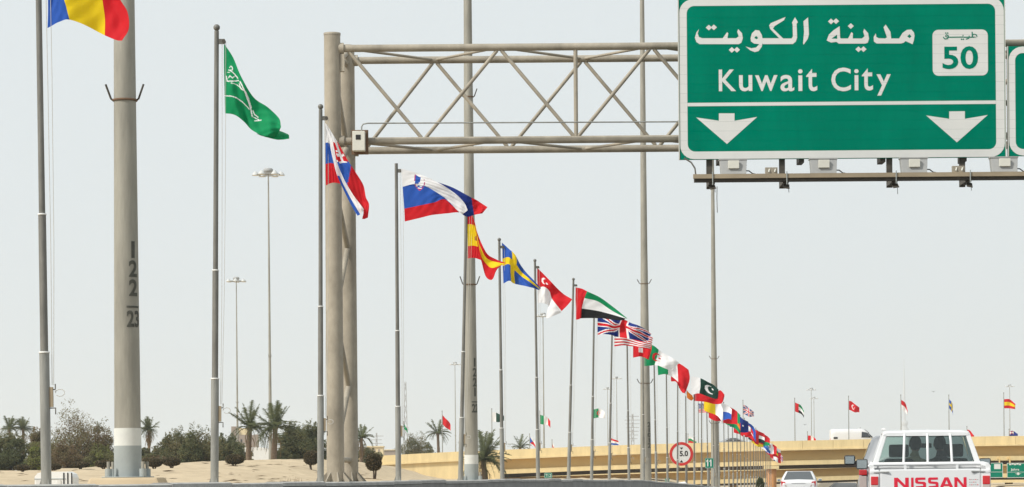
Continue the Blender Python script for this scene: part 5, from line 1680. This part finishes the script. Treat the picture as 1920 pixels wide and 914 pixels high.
# silver car hidden mostly by the pickup
dS = 45.0
def suv(label, loc, rz):
    root = empty('sport_utility_car', loc, rz)
    props(root, label, 'car')
    hw = .93
    st = [(0, .86, .5, 1.12), (.06, .94, .4, 1.2), (.3, .99, .3, 1.24), (1.2, 1, .28, 1.24), (3.2, 1, .28, 1.2), (3.9, .97, .3, 1.1), (4.5, .9, .35, .98), (4.7, .75, .42, .8)]
    MB().loft([ring(y, w * hw, z0, z1, .96) for y, w, z0, z1 in st]).build('body', 'car_silver', root)
    def cab(t):
        z = 1.18 + .6 * t
        y0, y1 = .12 + .28 * t, 3.5 - .75 * t
        w = hw * (.95 - .25 * t ** 1.2)
        pts = [(w - .08, y0), (w, y0 + .16), (w, y1 - .16), (w - .08, y1)]
        return [(x, y, z) for x, y in pts] + [(-x, y, z) for x, y in pts[::-1]]
    rings = [cab(t) for t in (0, .3, .6, .85, .95)]
    rings.append([(x * .93, 1.7 + (y - 1.7) * .95, 1.785) for x, y, z in cab(1.0)])
    MB().loft(rings).build('cabin', 'car_silver', root)
    lo, hi = cab(.1), cab(.85)
    panel([lo[7], lo[0], hi[0], hi[7]], (.05, .04), .02, 'dark_glass', root, 'rear_window')
    for sd in (0, 1):
        a, b, c, e = (lo[1], lo[2], hi[2], hi[1]) if sd == 0 else (lo[5], lo[6], hi[6], hi[5])
        for u0, u1 in ((.04, .3), (.34, .62), (.66, .97)):
            q = [[Vector(p0).lerp(Vector(p1), u) for u in (u0, u1)] for p0, p1 in ((a, b), (e, c))]
            panel([q[0][0], q[0][1], q[1][1], q[1][0]], (.02, .05), .012, 'dark_glass', root, 'side_window')
    for sd in (-1, 1):
        for y in (.9, 3.7): wheel(root, sd * (hw - .12), y, .38, .25)
        MB().box((sd * .83 - .075, -.02, 1.11), (sd * .83 + .06, .2, 1.205)).build('taillight', 'tail_red', root, bevel=.015)
        MB().box((sd * .83 - .07, -.01, .8), (sd * .83 + .055, .2, 1.1)).build('lower_lens', 'tail_clear', root, bevel=.015)
        mr = MB().box((sd * 1.05 - .1, 2.95, 1.30), (sd * 1.05 + .1, 3.05, 1.475)).build('mirror', 'trim_black', root, bevel=.035)
        MB().box((sd * 1.05 - .08, 2.94, 1.32), (sd * 1.05 + .08, 2.95, 1.455)).build('mirror_glass', 'mirror', mr, bevel=.003)
        MB().tube((sd * .88, 3.02, 1.33), (sd * .98, 3.0, 1.35), .03, .03, 8).build('mirror_arm', 'trim_black', mr)
    MB().loft([ring(y, w * hw, .4, .66) for y, w in ((-.1, .8), (-.06, .93), (.1, .99), (.3, 1.0))]).build('bumper', 'lamp_grey', root)
    return root
suv('silver sport utility car half hidden in front of the white pickup', (P(1712, 890, dS).x, dS, 0), HEAD)
# car and van on the overpass
zdk = bp_(1375, 15.4).z
sedan('pale sedan roof showing above the overpass parapet', (bp_(1348, 0).x, BD + 4, zdk + .02), -math.pi / 2 - .0, 'car_silver', 4.4, 1.75, 1.42)
def van(label, loc, rz):
    root = empty('van', loc, rz)
    props(root, label, 'van')
    hw = .93
    st = [(0, .93, .3, 1.95), (.06, .97, .25, 2.04), (.5, 1, .22, 2.08), (3.3, 1, .22, 2.08), (3.7, .99, .22, 2.02), (4.2, .97, .22, 1.66), (4.6, .96, .22, 1.28), (4.75, .96, .22, 1.15), (5.25, .9, .25, .98), (5.45, .8, .32, .8)]
    MB().loft([ring(y, w * hw, z0, z1, .86) for y, w, z0, z1 in st]).build('body', 'car_white', root)
    for sd in (-1, 1):
        x = sd * hw
        q = [(x * 1.0, 3.35, 1.12), (x * .985, 4.35, 1.12), (x * .985, 4.0, 1.66), (x * .99, 3.4, 1.78)]
        MB().hexa([(p[0] + sd * .002, p[1], p[2]) for p in q] + [(p[0] + sd * .014, p[1], p[2]) for p in q]).build('side_window', 'dark_glass', root)
        q = [(x * .96, 4.42, 1.14), (x * .95, 4.66, 1.14), (x * .95, 4.1, 1.66), (x * .95, 4.03, 1.66)]
        MB().hexa([(p[0] + sd * .03, p[1], p[2]) for p in q] + [(p[0] + sd * .045, p[1], p[2]) for p in q]).build('quarter_window', 'dark_glass', root)
        for y in (.9, 4.55): wheel(root, sd * (hw - .12), y, .33, .22)
        MB().box((x - .02, .25, 1.0), (x + sd * .03, .7, 1.2)).build('side_vent', 'trim_black', root)
        MB().box((x + sd * .03, 4.25, 1.15), (x + sd * .2, 4.32, 1.4)).build('mirror', 'trim_black', root, bevel=.02)
    MB().hexa([(-.78, 4.17, 1.70), (.78, 4.17, 1.70), (.72, 3.75, 2.02), (-.72, 3.75, 2.02), (-.8, 4.3, 1.62), (.8, 4.3, 1.62), (.74, 3.74, 2.05), (-.74, 3.74, 2.05)]).build('windshield', 'dark_glass', root)
    MB().tube((0, 3.3, 2.05), (0, 3.35, 2.3), .03, .02, 6).build('antenna', 'trim_black', root)
    MB().box((-.25, 3.15, 2.07), (.25, 3.45, 2.15)).build('roof_lamp', 'plastic_white', root, bevel=.02)
    return root
van('white panel van driving along the overpass behind a flagpole', (bp_(1563, 0).x, BD + 3, bp_(1600, 15.4).z + .02), -math.pi / 2)

# ---- white pickup
dP = 36.0
pu = empty('pickup', (P(1744, 897, dP).x, dP, 0), HEAD)
props(pu, 'white pickup truck with red lettering on its tailgate and barred rear window', 'pickup')
hw = .805
# bed
for sd in (-1, 1):
    side = [(0.02, .52), (.02, 1.19), (1.5, 1.21), (1.5, .42), (1.15, .42), (1.08, .66), (.78, .78), (.5, .66), (.42, .45)]
    v, f = curve_mesh([side])
    x0, x1 = sd * (hw - .06), sd * hw
    mb = MB()
    n = len(v)
    vs = [(x0, a, b) for a, b in v] + [(x1, a, b) for a, b in v]
    fs = [tuple(i for i in q) for q in f] + [tuple(n + i for i in q[::-1]) for q in f]
    # rim
    k0 = len(vs)
    vs += [(x0, a, b) for a, b in side] + [(x1, a, b) for a, b in side]
    m = len(side)
    fs += [(k0 + i, k0 + (i + 1) % m, k0 + m + (i + 1) % m, k0 + m + i) for i in range(m)]
    mb.add(vs, fs).build('bed_side', 'car_white', pu)
    MB().path([(sd * (hw - .03), .03, 1.215), (sd * (hw - .03), 1.5, 1.235)], .035, 10).build('bed_rail', 'car_white', pu)
MB().box((-hw + .065, .1, .6), (hw - .065, 1.5, .66)).build('bed_floor', 'trim_black', pu)
MB().box((-hw + .065, 1.46, .661), (hw - .065, 1.5, 1.2)).build('bed_front', 'car_white', pu)
MB().box((-.67, -.035, .56), (.67, .035, 1.185)).build('tailgate', 'car_white', pu, bevel=.016)
tg = bpy.data.objects[-1] if False else [o for o in pu.children if o.name.startswith('tailgate')][0]
for sd in (-1, 1):
    tl = MB().box((sd * .742 - .06, -.03, .70), (sd * .742 + .062, .06, 1.12)).build('taillight_housing', 'car_white', pu, bevel=.01)
    MB().box((sd * .745 - .048, -.045, .975), (sd * .745 + .05, .02, 1.09)).build('red_lens', 'tail_red', tl, bevel=.008)
    MB().box((sd * .745 - .048, -.043, .84), (sd * .745 + .05, .02, .972)).build('clear_lens', 'tail_clear', tl, bevel=.008)
    MB().box((sd * .745 - .048, -.043, .71), (sd * .745 + .05, .02, .838)).build('lower_lens', 'lamp_grey', tl, bevel=.008)
    MB().box((sd * .742 - .066, -.02, 1.122), (sd * .742 + .066, .1, 1.18)).build('corner_cap', 'car_white', pu, bevel=.02)
    MB().tube((sd * .742 - .01, -.012, 1.145), (sd * .55, -.055, 1.15), .012, .012, 8).build('latch_rod', 'lamp_grey', pu)
# letters
xs0 = [(1677, 1704, 'N'), (1708.5, 1713, 'I'), (1716, 1736, 'S'), (1740, 1759, 'S'), (1761, 1787, 'A'), (1788.5, 1811, 'N')]
def pul(px): return (px - 1744) / (F / dP)
ZL0, ZL1 = .925, 1.072
S_ = [(.95, .80), (.95, 1), (.12, 1), (0, .9), (0, .55), (.12, .45), (.72, .40), (.74, .24), (.05, .2), (.05, 0), (.88, 0), (1, .1), (1, .5), (.88, .6), (.28, .64), (.26, .78)]
GL = {'N': [[(0, 0), (0, 1), (.26, 1), (.76, .33), (.76, 1), (1, 1), (1, 0), (.74, 0), (.24, .67), (.24, 0)]], 'I': [[(0, 0), (0, 1), (1, 1), (1, 0)]], 'S': [S_], 'A': [[(0, 0), (.36, 1), (.64, 1), (1, 0), (.76, 0), (.69, .2), (.31, .2), (.24, 0)], [(.38, .38), (.62, .38), (.5, .76)]]}
for a, b, ch in xs0:
    v, f = curve_mesh([[(pul(a) + x * (pul(b) - pul(a)), ZL0 + y * (ZL1 - ZL0)) for x, y in pl] for pl in GL[ch]])
    MB().add([(x, -.0385, z) for x, z in v], f).build('letter', 'letter_red', tg)
for i, z in enumerate((1.035, 1.0, .965)):
    for k in range(5 - (i == 1)):
        x = pul(1816 + k * 3.6)
        MB().box((x, -.0375, z), (x + .017, -.0362, z + .009)).build('small_print', 'lamp_grey' if (i + k) % 3 else 'letter_red', tg)
# headboard bar and window guards
MB().path([(-.80, 1.42, 1.225), (-.78, 1.42, 1.26), (.78, 1.42, 1.262), (.84, 1.42, 1.25), (.845, 1.42, 1.2)], .028, 10).build('headboard_bar', 'car_white', pu)
for x in (-.315, .015, .345):
    MB().path([(x * 1.02, 1.425, 1.25), (x * .98, 1.47, 1.58), (x * .95, 1.64, 1.72)], .018, 10).build('window_guard', 'car_white', pu)
for x in (-.30, .42):
    MB().box((x - .018, 1.39, 1.16), (x + .018, 1.43, 1.24)).build('bar_foot', 'car_white', pu)
# cab: shell with real openings
def cabx(z): return lerp_table([(.5, .80), (1.0, .805), (1.25, .775), (1.68, .60), (1.74, .52)], z)
MB().loft([ring(y, hw, .4, 1.22, .96) for y in (1.53, 1.6, 2.6, 3.45)], cap=False).build('cab_lower', 'car_white', pu)
MB().loft([ring(y, w * hw, z0, z1, .93) for y, w, z0, z1 in ((3.45, 1, .4, 1.18), (3.9, .99, .4, 1.12), (4.5, .96, .42, 1.02), (4.75, .9, .45, .85), (4.82, .8, .5, .7))]).build('hood', 'car_white', pu)
# roof
def rf(y, w, z, dz): return [(-w, y, z - dz), (-w * .96, y, z - dz * .35), (-w * .8, y, z - .01), (0, y, z), (w * .8, y, z - .01), (w * .96, y, z - dz * .35), (w, y, z - dz), (w * .9, y, z - dz - .012), (-w * .9, y, z - dz - .012)]
MB().loft([rf(1.58, .60, 1.715, .045), (rf(1.66, .615, 1.74, .055)), rf(2.2, .62, 1.755, .06), rf(2.7, .61, 1.74, .06), rf(2.85, .59, 1.72, .05)]).build('roof', 'car_white', pu)
def bar(a, b, wx, wy, name='pillar', m='car_white'):
    a, b = Vector(a), Vector(b)
    pts = [a + Vector((-wx, -wy, 0)), a + Vector((wx, -wy, 0)), a + Vector((wx, wy, 0)), a + Vector((-wx, wy, 0)), b + Vector((-wx * .8, -wy * .8, 0)), b + Vector((wx * .8, -wy * .8, 0)), b + Vector((wx * .8, wy * .8, 0)), b + Vector((-wx * .8, wy * .8, 0))]
    MB().hexa(pts).build(name, m, pu, bevel=.012)
for sd in (-1, 1):
    bar((sd * .735, 1.56, 1.2), (sd * .575, 1.63, 1.69), .042, .05)
    bar((sd * .765, 2.42, 1.2), (sd * .605, 2.36, 1.69), .02, .05)
    bar((sd * .755, 3.42, 1.17), (sd * .585, 2.80, 1.69), .03, .035)
MB().box((-.70, 1.535, 1.2), (.70, 1.575, 1.285)).build('rear_panel', 'car_white', pu, bevel=.008)
MB().hexa([(-.56, 1.60, 1.655), (.56, 1.60, 1.655), (.56, 1.66, 1.655), (-.56, 1.66, 1.655), (-.55, 1.61, 1.70), (.55, 1.61, 1.70), (.55, 1.66, 1.70), (-.55, 1.66, 1.70)]).build('rear_header', 'car_white', pu)
# panes
def pane(pts, name, m='car_glass', th=(0, .004, 0)):
    MB().hexa([Vector(p) for p in pts] + [Vector(p) + Vector(th) for p in pts]).build(name, m, pu)
pane([(-.685, 1.557, 1.288), (.685, 1.557, 1.288), (.545, 1.622, 1.653), (-.545, 1.622, 1.653)], 'rear_window')
pane([(-.715, 3.42, 1.19), (.715, 3.42, 1.19), (.56, 2.83, 1.67), (-.56, 2.83, 1.67)], 'windshield', 'pale_glass')
for sd in (-1, 1):
    pane([(sd * .765, 1.62, 1.225), (sd * .775, 2.36, 1.225), (sd * .615, 2.31, 1.66), (sd * .60, 1.69, 1.66)], 'side_window', 'car_glass', (sd * .004, 0, 0))
    pane([(sd * .775, 2.47, 1.225), (sd * .765, 3.33, 1.2), (sd * .61, 2.79, 1.66), (sd * .615, 2.42, 1.66)], 'side_window', 'car_glass', (sd * .004, 0, 0))
# rubber seal round the rear window
sl = [(-.695, 1.55, 1.287), (.695, 1.55, 1.287), (.552, 1.617, 1.658), (-.552, 1.617, 1.658), (-.695, 1.55, 1.287)]
MB().path(sl, .009, 6).build('window_seal', 'trim_black', pu)
# interior
MB().box((-.7, 3.0, .95), (.7, 3.4, 1.17)).build('dashboard', 'trim_black', pu, bevel=.04)
MB().box((-.11, 2.62, 1.50), (.11, 2.64, 1.565)).build('rear_view_mirror', 'trim_black', pu, bevel=.01)
for x in (-.38, .38):
    sb = MB().hexa([(x - .25, 1.75, .75), (x + .25, 1.75, .75), (x + .25, 1.9, .75), (x - .25, 1.9, .75), (x - .2, 1.66, 1.34), (x + .2, 1.66, 1.34), (x + .2, 1.76, 1.34), (x - .2, 1.76, 1.34)]).build('seat_back', 'seat_cloth', pu, bevel=.04)
    MB().box((x - .14, 1.66, 1.36), (x + .14, 1.74, 1.54)).build('headrest', 'seat_cloth', sb, bevel=.03)
    MB().box((x - .25, 1.85, .62), (x + .25, 2.4, .78)).build('seat_cushion', 'seat_cloth', pu, bevel=.04)
MB().path([(-.38 + .17 * math.cos(a * math.pi / 8), 2.72 + .06 * math.sin(a * math.pi / 8), 1.16 + .16 * math.sin(a * math.pi / 8)) for a in range(17)], .014, 6, cap=False).build('steering_wheel', 'trim_black', pu)
for sd in (-1, 1):
    for y in (.8, 3.75): wheel(pu, sd * (hw - .12), y, .36, .24)
    mr = MB().box((sd * .89 - .085, 3.02, 1.20), (sd * .89 + .085, 3.1, 1.345)).build('mirror', 'trim_black', pu, bevel=.025)
    MB().box((sd * .89 - .07, 3.012, 1.212), (sd * .89 + .07, 3.02, 1.332)).build('mirror_glass', 'mirror', mr)
    MB().tube((sd * .76, 3.08, 1.24), (sd * .84, 3.06, 1.25), .02, .02, 8).build('mirror_arm', 'trim_black', mr)
MB().loft([ring(y, w, .42, .56) for y, w in ((-.12, .7), (-.1, .78), (.0, .8))]).build('rear_bumper', 'car_white', pu)
MB().box((-.75, .3, .3), (.75, 4.5, .40)).build('chassis', 'trim_black', pu)
MB().box((-.62, 1.75, 1.738), (-.56, 1.81, 1.775)).build('roof_marker', 'plastic_white', pu, bevel=.01)

# ---- people in the pickup (seated, seen through the rear window)
def person(label, x, lean, shirt, headturn):
    root = empty('person', pu.matrix_basis @ Vector((x, 2.0, .80)), HEAD)
    props(root, label, 'person', 'people in the pickup')
    me = bpy.data.meshes.new('body')
    V = [(0, 0, .06), (lean * .3, -.06, .28), (lean * .7, -.07, .48), (lean, -.03, .56), (lean * 1.1, .0, .66),
         (lean * .7 - .2, -.05, .46), (lean * .7 - .27, .12, .26), (lean * .5 - .2, .36, .26), (lean * .5 - .17, .46, .29),
         (lean * .7 + .2, -.05, .46), (lean * .7 + .27, .12, .26), (lean * .5 + .2, .36, .26), (lean * .5 + .17, .46, .29),
         (-.1, .05, .04), (-.12, .42, .08), (-.12, .5, -.28), (.1, .05, .04), (.12, .42, .08), (.12, .5, -.28)]
    E = [(0, 1), (1, 2), (2, 3), (3, 4), (2, 5), (5, 6), (6, 7), (7, 8), (2, 9), (9, 10), (10, 11), (11, 12), (0, 13), (13, 14), (14, 15), (0, 16), (16, 17), (17, 18)]
    Rr = [.15, .15, .14, .06, .055, .075, .05, .04, .04, .075, .05, .04, .04, .09, .075, .05, .09, .075, .05]
    me.from_pydata(V, E, [])
    o = bpy.data.objects.new('body', me)
    COL.objects.link(o)
    o.parent = root
    me.materials.append(MATS[shirt])
    sk = o.modifiers.new('skin', 'SKIN')
    for i, v in enumerate(me.skin_vertices[0].data):
        v.radius = (Rr[i], Rr[i] * .8); v.use_root = (i == 0)
    sb = o.modifiers.new('sub', 'SUBSURF'); sb.levels = 2; sb.render_levels = 2
    hx, hy, hz = lean * 1.15, .02, .74
    hd = MB().ball((hx, hy, hz), .1, 16, 0, (.78, .95, 1.15))
    hd.ball((hx + math.sin(headturn) * .09, hy + math.cos(headturn) * .1, hz - .01), .02, 8, 0, (1, 1, 1.4))
    for s_ in (-1, 1): hd.ball((hx + s_ * .08, hy - .005, hz - .005), .025, 8, 0, (.5, 1, 1.3))
    h = hd.build('head', 'skin', root)
    MB().ball((hx, hy - .018, hz + .02), .106, 16, 0, (.82, .95, 1.08)).build('hair', 'hair_dark', h)
    return root
person('person in tan shirt leaning to the middle of the pickup cab', -.22, .07, 'shirt_tan', .3)
person('dark clothed person in the passenger seat of the pickup', .25, -.04, 'shirt_dark', -.5)

# ---- two small birds far off
for px, py, lab in ((1750, 735, 'tiny dark bird in the sky right of the pale tower'), (1509, 797, 'tiny dark bird low in the sky above the overpass')):
    b = empty('bird', P(px, py, 320))
    props(b, lab, 'bird', 'birds')
    MB().ball((0, 0, 0), .05, 8, 0, (2.2, .8, .8)).build('body', 'hair_dark', b)
    for sd in (-1, 1):
        MB().hexa([(-.06, sd * .02, 0), (.05, sd * .02, 0), (.02, sd * .25, .08), (-.05, sd * .25, .08), (-.06, sd * .02, .012), (.05, sd * .02, .012), (.02, sd * .25, .09), (-.05, sd * .25, .09)]).build('wing', 'hair_dark', b)
    b.rotation_euler = (0, 0, 1.1)
# ================================================================== HAZE
def make_haze():
    m = bpy.data.materials.new('haze_air')
    m.use_nodes = True
    n = m.node_tree.nodes; l = m.node_tree.links
    n.clear()
    o = n.new('ShaderNodeOutputMaterial')
    v = n.new('ShaderNodeVolumePrincipled')
    v.inputs['Color'].default_value = (.815, .87, .92, 1)
    v.inputs['Density'].default_value = HAZE_D
    v.inputs['Anisotropy'].default_value = .2
    l.new(v.outputs[0], o.inputs['Volume'])
    MATS['haze'] = m
    mb = MB().box((-11500, -90, -6), (11500, 12500, 305))
    h = mb.build('haze', 'haze', kind='stuff')
    props(h, 'pale dusty haze in the air over the whole scene', 'haze')
HAZE_D = .00016
make_haze()
